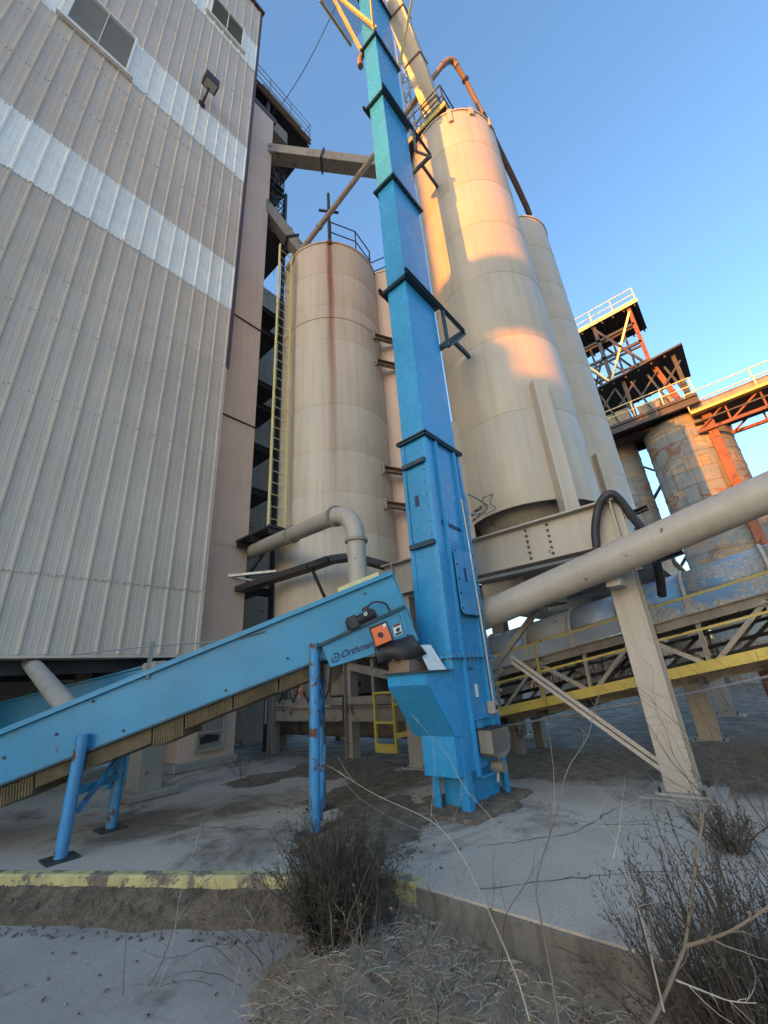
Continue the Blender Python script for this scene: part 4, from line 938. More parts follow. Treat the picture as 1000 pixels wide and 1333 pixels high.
# rail post and sagging pull cord
q = cpix(192, 881); MB().bar(cpt(q[0], -.02, q[1] - .02), cpt(q[0] + .02, -.02, q[1] + .36), .03, .05).build('cord_post', 'grey', cv)
pc = [cpix(x, y) for x, y in ((100, 852), (192, 842), (300, 834), (345, 822))]
tag(MB().tube([cpt(s, -.02, z) for s, z in pc], .008, 6).build('pull_cord', 'grey'), 'thin grey pull cord strung along the blue conveyor top', 'cord')
# feed box and round duct standing on the conveyor
s0_, z0_ = cpix(466, 752, cw / 2); zc = ztop(s0_) + .05
fd = thing('dust_duct', 'round beige duct bending down onto the blue conveyor', 'duct', cpt(s0_, cw / 2, zc))
MB().poly([cpt(s0_ - .26, .12, ztop(s0_ - .26) + .05), cpt(s0_ + .26, .12, ztop(s0_ + .26) + .05), cpt(s0_ + .26, .12, ztop(s0_ + .26) + .13), cpt(s0_ - .26, .12, ztop(s0_ - .26) + .13)], cn.to_3d() * .46).build('yellow_collar', 'yellow_pale', fd, bevel=.005)
A_ = cpt(s0_, cw / 2, zc); Dd = math.hypot(A_.x, A_.y)
t1 = Vector((A_.x, A_.y, atD(463, 704, Dd).z)); far_ = atD(318, 722, 10.9); e_ = atD(437, 672, Dd + .25)
MB().tube([A_, t1], .125, 20).build('duct_drop', 'beige2', fd, smooth=True)
top_ = Vector((t1.x, t1.y, atD(455, 668, Dd).z)); bz = [t1.lerp(top_, t).lerp(top_.lerp(e_, t), t) for t in [i / 12 for i in range(13)]]
MB().tube(bz, .128, 20).build('elbow', 'beige2', fd, smooth=True)
MB().tube([e_, far_], [.125, .17], 20).build('duct_run', 'beige2', fd, smooth=True)
for a_, b_ in ((t1, top_), (e_, far_)):
    d_ = (b_ - a_).normalized() * .02; MB().tube([a_ - d_, a_ + d_], .155, 20).build('flange', 'beige_old', fd)
q = e_.lerp(far_, .33); d_ = (far_ - e_).normalized() * .03; MB().tube([q - d_, q + d_], .165, 20).build('flange', 'beige_old', fd)
# spout from the mill to the conveyor, and the second conveyor in the dark
qs = cpix(98, 917, .35); tpz = onV(14, 832, VS + 2.6)
tag(MB().tube([tpz, cpt(qs[0], .35, qs[1] - .1)], .11, 18).build('spout_tube', 'conc', smooth=True), 'stained round spout slanting from under the siding to the conveyor', 'spout')
c2 = thing('belt_conveyor', 'second blue conveyor in deep shade under the metal-sided building', 'conveyor', cpt(0, 2.0, 0))
N2 = 3.1; lA, lB = cpix(-60, 932, N2), cpix(215, 862, N2)
MB().poly([cpt(lA[0], N2, lA[1] - .45), cpt(lB[0], N2, lB[1] - .45), cpt(lB[0], N2, lB[1]), cpt(lA[0], N2, lA[1])], cn.to_3d() * .02).build('side_plate', 'blue_conv', c2)
MB().poly([cpt(lA[0], N2 - .04, lA[1] + .001), cpt(lB[0], N2 - .04, lB[1] + .001), cpt(lB[0], N2 + .7, lB[1] + .001), cpt(lA[0], N2 + .7, lA[1] + .001)], (0, 0, .03)).build('top_cover', 'blue_conv', c2)
for f_ in (.15, .8): s_ = lA[0] + (lB[0] - lA[0]) * f_; z_ = lA[1] + (lB[1] - lA[1]) * f_; MB().tube([cpt(s_, N2 + .05, 0), cpt(s_, N2 + .05, z_ - .3)], .05, 10).build('leg', 'blue_conv', c2); MB().tube([cpt(s_, N2 + .6, 0), cpt(s_, N2 + .6, z_)], .05, 10).build('leg', 'blue_conv', c2)

# ================================================================== BIG SLANTING PIPE
pu = 5.36; pA_, pB_ = onU(640, 797, pu), onU(1000, 641, pu); dd = (pB_ - pA_)
bpz = thing('transfer_pipe', 'thick beige pipe slanting up past the front column', 'pipe', pA_)
p0_, p1_ = pA_ - dd * .07, pA_ + dd * 2.1
MB().tube([p0_.lerp(p1_, i / 6) for i in range(7)], .19, 32).build('pipe_run', 'beige2', bpz, smooth=True)
for f_ in (.80,): q = p0_.lerp(p1_, f_); MB().tube([q - dd * .004, q + dd * .004], .22, 32).build('flange', 'beige2', bpz)
MB().bar((pu + .1, 1.12, 2.2), (GU + .0, 1.12, 2.2), .16, .08).build('saddle', 'beige2', bpz)
# black hose arch
hk = [onU(777, 712, 5.7), onU(775, 690, 5.7), onU(779, 662, 5.68), onU(787, 647, 5.68), onU(797, 643, 5.7), onU(808, 652, 5.75), onU(826, 676, 5.85), onU(846, 702, 5.95), onU(858, 745, 6.1), onU(862, 775, 6.3)]
tag(MB().tube(smooth_path(hk), .052, 12).build('rubber_hose', 'black', smooth=True), 'black rubber hose arching over the thick slanting pipe', 'hose')
for i, (px, py) in enumerate(((826, 668), (870, 725))):
    p = onU(px, py, 5.9); tag(MB().chan(p + Vector((0, .16, -.02)), p + Vector((0, -.16, .03)), .08, .06, .012).build('hose_clamp', 'dark'), 'dark channel clamp on the arching hose, ' + ('upper one' if i == 0 else 'lower one'), 'clamp')

# ================================================================== COVERED CONVEYOR ON THE RIGHT
cg = thing('covered_conveyor', 'inclined truss conveyor under half-round weathered blue covers', 'conveyor', (7.8, 1, 0))
gs = (2.38 - 1.75) / (-.35 - 3.43)                 # rise per metre of v
gz = lambda v: 1.78 + (v - 3.43) * gs              # axis height
gu = 7.85
vv = [4.9, 3.95, 3.15, 2.35, 1.55, .65, -.35, -1.35, -2.4, -3.5]
for i, (a_, b_) in enumerate(zip(vv[:-1], vv[1:])):
    mb = MB(); n_ = 18; vs = []
    for y, pad in ((a_ - .02, 0), (b_ + .02, 0)):
        for j in range(n_ + 1):
            t = math.pi * j / n_; vs.append((gu - .46 * math.cos(t), y, gz(y) - .12 + .46 * math.sin(t) * .92))
        
    mb.add(vs, [(j, j + 1, j + 2 + n_, j + 1 + n_) for j in range(n_)])
    o = mb.build('half_round_cover', 'cover_blue' if i in (4, 5, 6, 7, 8) else ('cover' if i in (1, 3) else 'beige2'), cg, smooth=True); md = o.modifiers.new('s', 'SOLIDIFY'); md.thickness = .01
    MB().poly([(gu - .463, a_ - .02, gz(a_) - .34), (gu - .463, b_ + .02, gz(b_) - .34), (gu - .463, b_ + .02, gz(b_) - .115), (gu - .463, a_ - .02, gz(a_) - .115)], (.008, 0, 0)).build('cover_skirt', 'cover_blue' if i >= 4 else 'cover', cg)
    MB().tube([(gu - .475 * math.cos(math.pi * j / 16), b_, gz(b_) - .12 + .475 * math.sin(math.pi * j / 16) * .92) for j in range(17)], .028, 6).build('cover_band', 'beige2', cg, smooth=True)
    MB().box((gu - .48, b_ - .04, gz(b_) - .36), (gu - .42, b_ + .04, gz(b_) - .12)).build('cover_foot', 'beige2', cg)
for x in (7.38, 8.32):
    MB().ibeam((x, 4.9, gz(4.9) - .42), (x, -3.5, gz(-3.5) - .42), .12, .14, .014).build('top_chord', 'beige_old', cg)
    MB().ibeam((x, 4.9, gz(4.9) - 1.15), (x, -3.5, gz(-3.5) - 1.15), .12, .14, .014).build('bottom_chord', 'beige_old', cg)
    for i, y in enumerate([4.6 - k * .8 for k in range(10)]):
        MB().angle((x, y, gz(y) - 1.1), (x, y - .02, gz(y) - .47), .06, .01).build('web_post', 'beige2', cg)
        y2 = y - .8
        a_, b_ = ((y, -1.1), (y2, -.47)) if i % 2 else ((y, -.47), (y2, -1.1))
        MB().angle((x, a_[0], gz(a_[0]) + a_[1]), (x, b_[0], gz(b_[0]) + b_[1]), .06, .01).build('web_diagonal', 'beige2', cg)
for k in range(11):
    y = 4.5 - k * .75; MB().tube([(7.42, y, gz(y) - .3), (8.28, y, gz(y) - .3)], .06, 10).build('idler_roller', 'dark', cg)
    MB().bar((7.0, y, gz(y) - 1.2), (8.32, y, gz(y) - 1.2), .06, .08).build('cross_member', 'dark', cg)
MB().poly([(7.45, 4.8, gz(4.8) - .62), (8.25, 4.8, gz(4.8) - .62), (8.25, -3.5, gz(-3.5) - .62), (7.45, -3.5, gz(-3.5) - .62)], (0, 0, -.01)).build('return_belt', 'black', cg)
MB().box((8.95, -1.2, .0), (9.4, .2, 1.3)).build('machine_box', 'rust', cg, bevel=.02)
for k in range(8): MB().bar((8.1, 4.3 - k * .95, gz(4.3 - k * .95) - 1.1), (8.1, 4.3 - k * .95 - .9, gz(3.4 - k * .95) - .5), .04, .05).build('web_diagonal', 'dark', cg)
for x, dz_ in ((7.6, -.95), (8.05, -.8), (7.9, -1.05)): MB().tube([(x, 4.8, gz(4.8) + dz_), (x, -3.4, gz(-3.4) + dz_)], .03, 6).build('conduit', 'dark', cg)
# walkway with yellow toe boards and rails
wk = thing('conveyor_walkway', 'narrow walkway with yellow toe board and handrails along the covered conveyor', 'walkway', (7.1, 1, 0))
wz = lambda v: .69 + (v - 3.72) * (1.31 - .69) / (-3.72)
ye, yE = 4.6, -3.6
MB().poly([(6.86, ye, wz(ye) - .065), (6.86, yE, wz(yE) - .065), (6.86, yE, wz(yE) + .065), (6.86, ye, wz(ye) + .065)], (.012, 0, 0)).build('toe_board', 'yellow', wk)
MB().poly([(6.875, ye, wz(ye) - .05), (7.33, ye, wz(ye) - .05), (7.33, yE, wz(yE) - .05), (6.875, yE, wz(yE) - .05)], (0, 0, .02)).build('tread_deck', 'dark', wk)
for hh in (.43, .86): MB().bar((6.86, ye, wz(ye) + hh), (6.86, yE, wz(yE) + hh), .028, .028).build('rail', 'yellow', wk)
for k in range(6):
    y = 4.3 - k * 1.55
    MB().angle((6.84, y, wz(y) - .05), (6.84, y, wz(y) + .86), .045, .008).build('post', 'yellow', wk)
MB().poly([(8.72, ye, wz(ye) - .06), (8.72, yE, wz(yE) - .06), (8.72, yE, wz(yE) + .06), (8.72, ye, wz(ye) + .06)], (.012, 0, 0)).build('toe_board', 'yellow', wk)
MB().tube([(6.7, 4.2, wz(4.2) - .2), (6.7, 1, wz(1) - .26), (6.7, -2.5, wz(-2.5) - .18)], .018, 6).build('conduit', 'grey', wk)
for x, y in ((7.4, -1.6), (8.3, -1.6), (7.4, 3.6), (8.3, 3.6)): MB().ibeam((x, y, 0), (x, y, gz(y) - 1.2), .16, .16, .014).build('support_leg', 'beige_old', wk)

# ================================================================== OLD SILOS AND HEAD HOUSE FAR RIGHT
oc = atD(902, 600, 30); oc = Vector((30 * math.cos(R(-.35)), 30 * math.sin(R(-.35))))
old = thing('stave_silo', 'wide old silo with peeling tan and blue-grey skin and a red duct', 'silo', (oc.x, oc.y, 0))
def old_silo(t, c, r, zt2):
    zz = 0
    while zz < zt2 - .1:
        z2 = min(zt2, zz + .95)
        MB().lathe(c, [(r, zz + .015), (r, z2 - .015)], 56).build('shell_ring', 'stave', t, smooth=True)
        MB().lathe(c, [(r, z2 - .03), (r + .025, z2 - .02), (r + .025, z2 + .02), (r, z2 + .03)], 56).build('hoop', 'stave', t, smooth=True); zz = z2
    MB().lathe(c, [(r + .02, zt2), (0, zt2 + .5)], 56).build('roof', 'beige_old', t)
OZ = H + .487 * (30 - 2.15)
old_silo(old, oc, 2.15, OZ)
q = R(-.35 + 180 + 33); dq = Vector((math.cos(q), math.sin(q)))
pq = oc + dq * 2.35; MB().box((pq.x - .22, pq.y - .22, 0), (pq.x + .22, pq.y + .22, OZ + .4)).build('red_duct', 'rust', old)
o2 = Vector((31 * math.cos(R(7.0)), 31 * math.sin(R(7.0))))
old2 = thing('stave_silo', 'slim old silo with peeling skin showing beside the beige steel silos', 'silo', (o2.x, o2.y, 0))
old_silo(old2, o2, 1.25, H + .50 * 29.5)
for k in range(5): z = 4 + k * 2.4; tag(MB().bar((o2.x, o2.y - 1.2, z), (oc.x + .5, oc.y + 2.0, z + (.8 if k % 2 else -.8)), .14, .14).build('tie_beam', 'dark'), 'dark tie beam between the two old silos', 'beam', 'tie beams between the old silos')
hh = thing('head_house', 'open steel head house with sheet roofs above the old silos', 'head house', (29, 1.5, OZ))
def hd_(deg, D): return Vector((D * math.cos(R(deg)), D * math.sin(R(deg))))
fl0 = OZ + .55
A1, A2 = 4.9, -1.4                                     # v range of the deck
MB().box((27.2, A2, fl0), (31, A1, fl0 + .15)).build('deck', 'dark', hh)
for x in (27.2, 29, 30.9): MB().ibeam((x, A2, fl0 - .3), (x, A1, fl0 - .3), .25, .5, .04).build('deck_beam', 'dark', hh)
railing(hh, [(27.25, A2 + .05, fl0 + .15), (27.25, A1, fl0 + .15)], 1.1, 'yellow_pale', .035, 1.6, (.5,))
for (x, y) in ((27.8, A2 + .3), (30.5, A2 + .3), (27.8, 1.8), (27.8, A1 - .2), (30.5, A1 - .2)): MB().bar((x, y, fl0), (x, y, fl0 + 3.5), .22, .22).build('post', 'dark', hh)
MB().poly([(27.1, A2 - .3, fl0 + 3.5), (31.2, A2 - .3, fl0 + 3.5), (31.2, A1 + .6, fl0 + 2.9), (27.1, A1 + .6, fl0 + 2.9)], (0, 0, .12)).build('sheet_roof', 'dark', hh)
for k in range(9): y = A1 + .4 - k * .75; MB().bar((27.3, y, fl0 + 2.82 + (A1 - y) * .09), (31, y, fl0 + 2.82 + (A1 - y) * .09), .1, .14).build('purlin', 'dark', hh)
for k in range(5): y = A1 - k * 1.25; MB().bar((27.8, y, fl0 + 1.6), (27.8, y - 1.25, fl0 + 2.9), .1, .1).build('brace', 'dark', hh)
MB().box((28.2, 2.1, fl0 + .16), (29.8, 4.0, fl0 + 1.5)).build('machine_box', 'beige_old', hh, bevel=.03)
MB().box((28.2, -.3, fl0 + .16), (29.8, 1.6, fl0 + 1.3)).build('machine_box', 'beige_old', hh, bevel=.03)
z2_ = fl0 + 3.55; z3 = H + .80 * 28.6
B1, B2 = 4.8, .1
for (x, y) in ((28.2, B2), (31, B2), (28.2, 2.4), (28.2, B1), (31, B1)): MB().bar((x, y, z2_ - .2), (x, y, z3), .24, .24).build('post', 'dark' if y > .2 else 'rust', hh)
for zf in (.42, .72):
    zc_ = z2_ + (z3 - z2_) * zf
    MB().bar((28.15, B2, zc_), (28.15, B1, zc_), .14, .2).build('girt', 'dark', hh)
for a_, b_ in (((B2, z2_), (2.4, z3 - .4)), ((2.4, z2_), (B1, z3 - .4)), ((2.4, z2_ + .3), (B2, z3 - .4))): MB().bar((28.1, a_[0], a_[1]), (28.1, b_[0], b_[1]), .11, .14).build('brace', 'yellow_pale' if a_[0] > 2 else 'dark', hh)
MB().box((27.9, B2 - .6, z3), (31.3, B1 + .5, z3 + .15)).build('deck', 'dark', hh)
MB().box((27.86, B2 - .64, z3 - .12), (27.899, B1 + .5, z3 + .22)).build('toe_board', 'yellow_pale', hh)
for k in range(8): MB().bar((28, B2 - .4 + k * .7, z3 - .14), (31.2, B2 - .4 + k * .7, z3 - .14), .1, .25).build('joist', 'dark', hh)
railing(hh, [(31.2, B2 - .55, z3 + .15), (27.95, B2 - .55, z3 + .15), (27.95, B1 + .45, z3 + .15)], 1.1, 'yellow_pale', .035, 1.4, (.5,))
for k in range(7):
    y = A2 + .3 + k * .95; MB().bar((27.75, y, fl0 + .15), (27.75, y + .6, fl0 + 2.9), .09, .12).build('brace', 'dark', hh)
for zf in (.15, .3, .55, .88): MB().bar((29.6, B2, z2_ + (z3 - z2_) * zf), (29.6, B1, z2_ + (z3 - z2_) * zf), .1, .16).build('girt', 'dark', hh)
for y in (B2 + .8, B2 + 1.6, 3.2, 4.0): MB().bar((29.6, y, z2_), (29.6, y, z3), .13, .13).build('post', 'dark', hh)
for a_, b_ in ((B2, 2.4), (2.4, B1), (B1, 2.4)): MB().bar((31, a_, z2_), (31, b_, z3), .12, .14).build('brace', 'dark', hh)
for k in range(4): MB().bar((28.15, B2 + k * 1.2, z2_), (28.15, B2 + k * 1.2 + 1.1, z2_ + (z3 - z2_) * .42), .09, .1).build('brace', 'dark', hh)
MB().bar((28.1, B2 - .1, z2_ - .1), (28.1, B2 - .75, z2_ - 3.6), .3, .3).build('chute', 'rust', hh)
# bridge conveyor running off to the right
bg_ = thing('conveyor_bridge', 'rusty red truss conveyor bridge with yellow rail leaving the head house', 'bridge', (28.5, -6, 12))
y0_, y1_ = A2 + .6, -16; bz0, bz1 = H + .425 * 28.3, H + .51 * 28.3
sl2 = -.03
zf_ = lambda y, z: z + (y - y0_) * sl2
for x in (27.7, 29.5):
    for z in (bz0, bz0 + 1.1): MB().bar((x, y0_, zf_(y0_, z)), (x, y1_, zf_(y1_, z)), .16, .18).build('chord', 'rust', bg_)
    for k in range(10):
        a_ = y0_ - k * 1.55; b_ = a_ - 1.55
        MB().bar((x, a_, zf_(a_, bz0)), (x, b_, zf_(b_, bz0 + 1.1)), .1, .1).build('web_diagonal', 'rust', bg_)
        MB().bar((x, b_, zf_(b_, bz0)), (x, b_, zf_(b_, bz0 + 1.1)), .09, .09).build('web_post', 'rust', bg_)
MB().poly([(27.6, y0_, zf_(y0_, bz0 + .55)), (29.6, y0_, zf_(y0_, bz0 + .55)), (29.6, y1_, zf_(y1_, bz0 + .55)), (27.6, y1_, zf_(y1_, bz0 + .55))], (0, 0, .08)).build('deck', 'dark', bg_)
MB().poly([(27.62, y0_, zf_(y0_, bz0 + 1.22)), (29.6, y0_, zf_(y0_, bz0 + 1.22)), (29.6, y1_, zf_(y1_, bz0 + 1.22)), (27.62, y1_, zf_(y1_, bz0 + 1.22))], (0, 0, .55)).build('belt_housing', 'beige_old', bg_)
MB().poly([(27.2, y0_, zf_(y0_, bz0 + 1.0)), (27.58, y0_, zf_(y0_, bz0 + 1.0)), (27.58, y1_, zf_(y1_, bz0 + 1.0)), (27.2, y1_, zf_(y1_, bz0 + 1.0))], (0, 0, .16)).build('walkway_edge', 'yellow', bg_)
railing(bg_, [(27.22, y0_, zf_(y0_, bz0 + 1.16)), (27.22, y1_, zf_(y1_, bz0 + 1.16))], 1.15, 'yellow_pale', .035, 3.0, (.5,))

# ================================================================== UNSEEN BLOCKS ADDED BEHIND THE VIEWPOINT (they shade the yard and shape the sun patch)
def sh(z, d=66.7): return z + d * math.tan(R(SUN_EL))
dv = 66.7 * math.tan(R(180 - SUN_AZ))
wb = thing('blocker', 'unseen added long low warehouse across the yard behind the viewpoint', 'building', (-64, 0, 0))  # low unseen block, added only for the shade it casts
MB().box((-72, -9, -.3), (-60, 24, sh(6.75) - .5)).build('wall', 'siding', wb); MB().box((-72.4, -9.4, sh(6.75) - .5), (-59.6, 24.4, sh(6.75))).build('roof', 'trim', wb)
ph = MB().box((-66, 2.55 + dv, sh(6.75) + .01), (-61.5, 23, sh(8.15) - .01)).build('slot_blocker', 'siding', wb)  # unseen block added to close the left part of the sun slot
gb_ = thing('overhead_baffle', 'unseen added overhead gallery across the yard behind the viewpoint', 'baffle', (-60, 0, 0))  # added unseen strip; the gap below it lets the lower sun patch through
MB().box((-62, -9, sh(8.15)), (-60, 24, sh(10.3))).build('baffle_box', 'siding', gb_)
for y in (-8, -1, 20): MB().bar((-61, y, sh(6.75)), (-61, y, sh(8.15)), .5, .5).build('trestle', 'rust', gb_)
tb = thing('tall_blocker', 'unseen tall blocker added across the yard behind the viewpoint', 'building', (-64, 20, 0))  # unseen tall block added to keep the sun off the small silo
MB().box((-71, 4.45 + dv, -.3), (-59, 22, 32)).build('wall', 'conc', tb); MB().box((-71.5, 4.3 + dv, 32), (-58.5, 22.5, 32.6)).build('roof', 'trim', tb)

# ================================================================== PLANTS
def twig_path(p, d, L_, k, wob, droop=0):
    out_ = [Vector(p)]; d = Vector(d).normalized()
    for i in range(k):
        d = (d + Vector((random.gauss(0, wob), random.gauss(0, wob), random.gauss(0, wob) - droop))).normalized(); out_.append(out_[-1] + d * L_ / k)
    return out_
def juniper(name, label, c, hgt, rad, nb, seed, lean=(0, 0)):
    random.seed(seed); t = thing(name, label, 'shrub', c)
    st_ = MB(); lf_ = MB(); c = Vector(c)
    for i in range(nb):
        a_ = random.random() * 2 * math.pi; tilt = random.random() ** .6
        L_ = hgt * random.uniform(.55, 1.05) * (1 - .25 * tilt)
        d = Vector((math.cos(a_) * tilt * rad / hgt * 1.2 + lean[0], math.sin(a_) * tilt * rad / hgt * 1.2 + lean[1], 1))
        b_ = c + Vector((math.cos(a_), math.sin(a_), 0)) * rad * .3 * random.random()
        p = twig_path(b_, d, L_, 7, .10); st_.tube(p, [random.choice((.005, .007, .011)) * (1 - j / 8.5) for j in range(8)], 4, False)
        for j in range(1, 8):
            for _ in range(5):
                q = p[j - 1].lerp(p[j], random.random()); dd_ = ((p[j] - p[j-1]).normalized() + Vector((random.gauss(0, .55), random.gauss(0, .55), random.gauss(0, .35)))).normalized()
                l2 = random.uniform(.05, .15) * hgt; e = q + dd_ * l2
                st_.add([q, q + Vector((.002, 0, 0)), e], [(0, 1, 2)])
                for m_ in range(4):
                    f_ = .2 + .8 * m_ / 4; w_ = q.lerp(e, f_); n3 = Vector((random.gauss(0, 1), random.gauss(0, 1), random.gauss(0, 1))).normalized(); ld_ = (dd_ + n3 * .8).normalized() * random.uniform(.014, .03)
                    sd3 = ld_.cross(n3).normalized() * .0026; lf_.add([w_ - sd3, w_ + sd3, w_ + ld_], [(0, 1, 2)])
    st_.build('twigs', 'stem_dk', t, kind='stuff'); lf_.build('foliage', 'leaf', t, kind='stuff')
    return t
juniper('juniper_bush', 'dense dark evergreen bush growing beside the kerb corner', (2.28, 2.55, -.27), .90, .40, 210, 11)
juniper('juniper_bush', 'large feathery dark bush in front of the dock wall', (2.35, .40, -.30), 1.1, .50, 170, 12)
juniper('juniper_bush', 'small dark evergreen sprig rising behind the dock edge by the pale column', (4.35, .62, 0), .42, .3, 26, 13)
def tracedstem(name, label, pix, D0, D1, r0, mt, grp=None):
    n_ = len(pix)
    if pix[0][1] < 1325:                       # root it in the ground it stands on
        g_ = onZ(*pix[0], 0)
        if g_.x < 2.78 or (Vector((g_.x, g_.y)) - K0).dot(kn) > 0: g_ = onZ(*pix[0], -.25)
        D1 += math.hypot(g_.x, g_.y) - D0; D0 = math.hypot(g_.x, g_.y)
    p = [atD(x, y, D0 + (D1 - D0) * i / (n_ - 1)) for i, (x, y) in enumerate(pix)]
    p = smooth_path(p, 4); r0 *= .62; k = len(p)
    mb = MB().tube(p, [r0 * (1 - .7 * i / k) for i in range(k)], 6)
    for _ in range(random.randint(4, 9)):
        i = random.randint(k // 4, k - 2); d = (p[i + 1] - p[i]).normalized() + Vector((random.gauss(0, .6), random.gauss(0, .6), random.gauss(0, .4)))
        mb.tube(twig_path(p[i], d, random.uniform(.05, .24), 5, .18), [r0 * .45 * (1 - j / 6) for j in range(6)], 4, False)
    return tag(mb.build(name, mt, smooth=True), label, 'stem', grp)
# tall branched sapling on the right
sp = thing('bare_sapling', 'bare pale branching sapling rising in front of the large feathery bush', 'sapling', onZ(770, 1333, -.3))
def sstem(pix, D0, D1, r0, mt='stem'):
    n_ = len(pix); p = smooth_path([atD(x, y, D0 + (D1 - D0) * i / (n_ - 1)) for i, (x, y) in enumerate(pix)], 4); k = len(p)
    mb = MB().tube(p, [r0 * .8 * (1 - .7 * i / k) * (1 + .12 * math.sin(i * 2.3)) for i in range(k)], 6)
    for _ in range(7):
        i = random.randint(k // 5, k - 2); d = (p[i + 1] - p[i]).normalized() + Vector((random.gauss(0, .6), random.gauss(0, .6), random.gauss(0, .4)))
        mb.tube(twig_path(p[i], d, random.uniform(.06, .26), 5, .18), [r0 * .35 * (1 - j / 6) for j in range(6)], 4, False)
    mb.build('branch', mt, sp, smooth=True)
sstem([(842, 1345), (862, 1305), (885, 1250), (893, 1225), (900, 1170), (907, 1120), (913, 1075), (911, 1045)], 1.95, 2.2, .009)
sstem([(893, 1232), (925, 1222), (955, 1210), (1002, 1180), (1030, 1160)], 1.98, 1.8, .007)
sstem([(880, 1276), (915, 1290), (950, 1303), (985, 1306)], 1.96, 2.0, .004, 'stem_pale')
sstem([(865, 1318), (850, 1255), (835, 1195), (815, 1140), (798, 1090), (770, 1060)], 1.95, 2.3, .004, 'stem_pale')
sstem([(798, 1120), (806, 1080), (810, 1045)], 2.3, 2.4, .003, 'stem_pale')
stems = [
    ('pale bent cane crossing in front of the elevator boot', [(690, 1330), (672, 1270), (640, 1195), (605, 1120), (575, 1080), (545, 1060), (490, 1035), (440, 1005)], 2.3, 2.9, .006, 'stem_pale'),
    ('grey upright cane forking before the dock wall', [(728, 1335), (718, 1270), (705, 1200), (698, 1150), (715, 1090), (726, 1050), (740, 1000), (765, 960), (775, 920), (790, 880)], 2.2, 2.9, .007, 'stem'),
    ('pale cane leaning from the dock edge toward the hopper', [(698, 1152), (665, 1105), (635, 1060), (605, 1025), (580, 980), (558, 955), (535, 930)], 2.5, 3.0, .005, 'stem_pale'),
    ('thin white stalk before the yellow toe board', [(722, 1060), (722, 1030), (719, 985), (714, 950), (710, 930)], 3.2, 3.2, .004, 'stem_pale'),
    ('thin pale stalk standing before the elevator boot', [(560, 1085), (562, 1050), (566, 1000), (562, 950)], 3.3, 3.3, .004, 'stem_pale'),
    ('short pale stalk by the foot of the elevator', [(585, 1085), (593, 1060), (601, 1037)], 3.3, 3.3, .0035, 'stem_pale'),
    ('fine pale cane arching low over the soil patch', [(575, 1085), (545, 1080), (510, 1065), (470, 1040), (440, 1010)], 3.0, 3.3, .004, 'stem_pale'),
    ('pale arching stalk beside the kerb dirt', [(205, 1290), (222, 1240), (232, 1180), (240, 1140), (255, 1100), (262, 1070)], 2.9, 3.2, .0035, 'stem_pale'),
    ('white forked stalk standing on the lower pavement', [(300, 1305), (312, 1260), (322, 1215), (330, 1200), (318, 1180)], 2.6, 2.8, .004, 'stem_pale'),
    ('thin dark stalk on the lower pavement', [(160, 1300), (162, 1255), (165, 1215), (172, 1190)], 3.0, 3.1, .003, 'stem_dk'),
    ('dark twig pair leaning over the lower pavement', [(190, 1290), (210, 1255), (225, 1215), (245, 1180), (265, 1150), (290, 1130)], 2.7, 3.0, .004, 'stem_dk'),
]
for l_, px_, a_, b_, r_, m_ in stems: tracedstem('dry_stalk', l_, px_, a_, b_, r_, m_)
random.seed(5)
def brier(name, label, c, n_, L_, spread, seed, leaves=True, up=1.0, rr=.004):
    random.seed(seed); t = thing(name, label, 'brush', c); s_ = MB(); l_ = MB(); c = Vector(c)
    for i in range(n_):
        a_ = random.random() * 6.283; b_ = c + Vector((math.cos(a_), math.sin(a_), 0)) * spread * .5 * random.random()
        p = twig_path(b_, (math.cos(a_) * spread, math.sin(a_) * spread, up), L_ * random.uniform(.5, 1.1), 9, .16, .05)
        r_ = rr * random.uniform(.4, 1); s_.tube(p, [r_ * (1 - j / 12) for j in range(10)], 4, False)
        for j in range(2, 10, 1):
            if random.random() < .55:
                e = twig_path(p[j], (p[j] - p[j-1]).normalized() + Vector((random.gauss(0, .7), random.gauss(0, .7), random.gauss(0, .5))), L_ * random.uniform(.1, .3), 4, .2)
                s_.tube(e, [r_ * .5 * (1 - q / 5) for q in range(5)], 3, False)
                if leaves and random.random() < .25:
                    q = e[-1]; n3 = Vector((random.gauss(0, 1), random.gauss(0, 1), random.gauss(0, 1))).normalized(); m3 = n3.orthogonal().normalized() * .007
                    l_.add([q, q + n3 * .012 + m3, q + n3 * .028, q + n3 * .012 - m3], [(0, 1, 2, 3)])
    s_.build('twigs', 'stem_dk' if up > 1.25 else 'stem', t, kind='stuff')
    if l_.v: l_.build('dead_leaves', 'leaf_dry', t, kind='stuff')
brier('brier_clump', 'tangled bare brier with dead leaves left of the dense bush', (2.0, 2.85, -.24), 26, .8, .9, 21)
brier('brier_clump', 'low tangled dead stems at the foot of the dense bush', (2.05, 2.15, -.24), 130, .55, 1.0, 22)
brier('brier_clump', 'reddish brown dead stems heaped against the dock wall', (2.45, 1.55, -.28), 150, .45, 1.5, 23, up=.5)
brier('brier_clump', 'sparse bare twigs standing before the dock wall middle', (2.45, 1.9, -.28), 24, .7, .7, 24, up=1.3)
brier('brier_clump', 'bare dark whips rising at the slab edge beyond the feathery bush', (3.6, .18, .0), 34, 1.5, .55, 25, leaves=False, up=1.4)
brier('brier_clump', 'bare twiggy shrub growing between dock edge and walkway', (5.2, -.15, 0), 40, 1.7, .5, 26, leaves=False, up=1.5)
brier('brier_clump', 'small dry weed tuft by the hatch of the bin tower', (4.4, 7.2, 0), 12, .5, .4, 27, leaves=False, up=1.4)
brier('brier_clump', 'low dead weeds right of the dock wall bush', (1.9, 1.2, -.28), 110, .5, 1.2, 28, up=.6)
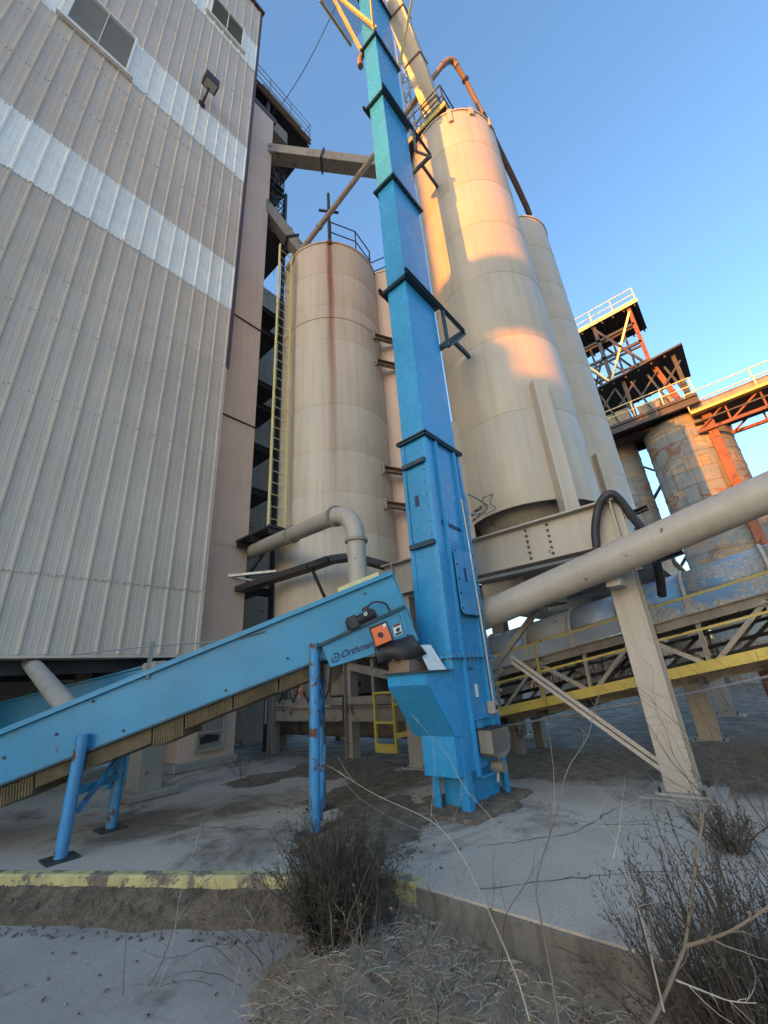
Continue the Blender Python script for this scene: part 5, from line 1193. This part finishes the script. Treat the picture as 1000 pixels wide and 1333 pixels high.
# litter of fallen stems and leaves
random.seed(9); mb = MB()
for _ in range(2600):
    x, y = random.uniform(.6, 2.72), random.uniform(.2, 2.6)
    p = sand_fn((x + 1.2) / 3.97, (y + 2.2) / 5.0); a_ = random.random() * 6.28; l_ = random.uniform(.02, .16)
    z = p[2] + .006; e = (x + l_ * math.cos(a_), y + l_ * math.sin(a_))
    if e[0] > 2.75: continue
    mb.tube([(x, y, z), ((x + e[0]) / 2, (y + e[1]) / 2, z + .012), (e[0], e[1], z + .004)], .0022, 3, False)
o = mb.build('stem_litter', 'stem_pale', kind='stuff'); o['label'] = 'fallen dry stems littering the sandy bank'; o['category'] = 'litter'
mb = MB()
for _ in range(420):
    if random.random() < .65: x, y = random.uniform(.8, 2.72), random.uniform(.4, 2.6); z = sand_fn((x + 1.2) / 3.97, (y + 2.2) / 5.0)[2] + .008
    else:
        p = K0 + kd * random.uniform(0, 3) + kn * random.uniform(.6, 1.5); x, y, z = p.x, p.y, -.232
        if random.random() < .7: continue
    n3 = Vector((random.gauss(0, 1), random.gauss(0, 1), .3)).normalized() * random.uniform(.012, .028); m3 = n3.cross(UP).normalized() * .01
    c = Vector((x, y, z)); mb.add([c - n3, c + m3 + UP * .006, c + n3, c - m3 + UP * .004], [(0, 1, 2, 3)])
o = mb.build('leaf_litter', 'leaf_dry', kind='stuff'); o['label'] = 'fallen brown leaves on the sandy bank and pavement'; o['category'] = 'litter'
# far brush beyond the silos
random.seed(31); mb = MB()
for i in range(3200):
    a_ = R(random.uniform(-25, 75)); D = random.uniform(34, 60); x, y = D * math.cos(a_), D * math.sin(a_); h_ = random.uniform(.8, 5.2) * (1 + .5 * nz(x, y, .1))
    p = twig_path((x, y, 0), (random.gauss(0, .3), random.gauss(0, .3), 1), h_, 3, .2); mb.tube(p, [.05, .04, .03, .01], 3, False)
    for _ in range(3): mb.tube(twig_path(p[random.choice((1, 2))], (random.gauss(0, 1), random.gauss(0, 1), .7), h_ * .5, 2, .3), [.03, .02, .008], 3, False)
o = mb.build('far_brush', 'brush', kind='stuff'); o['label'] = 'band of bare winter brush beyond the silos'; o['category'] = 'brush'
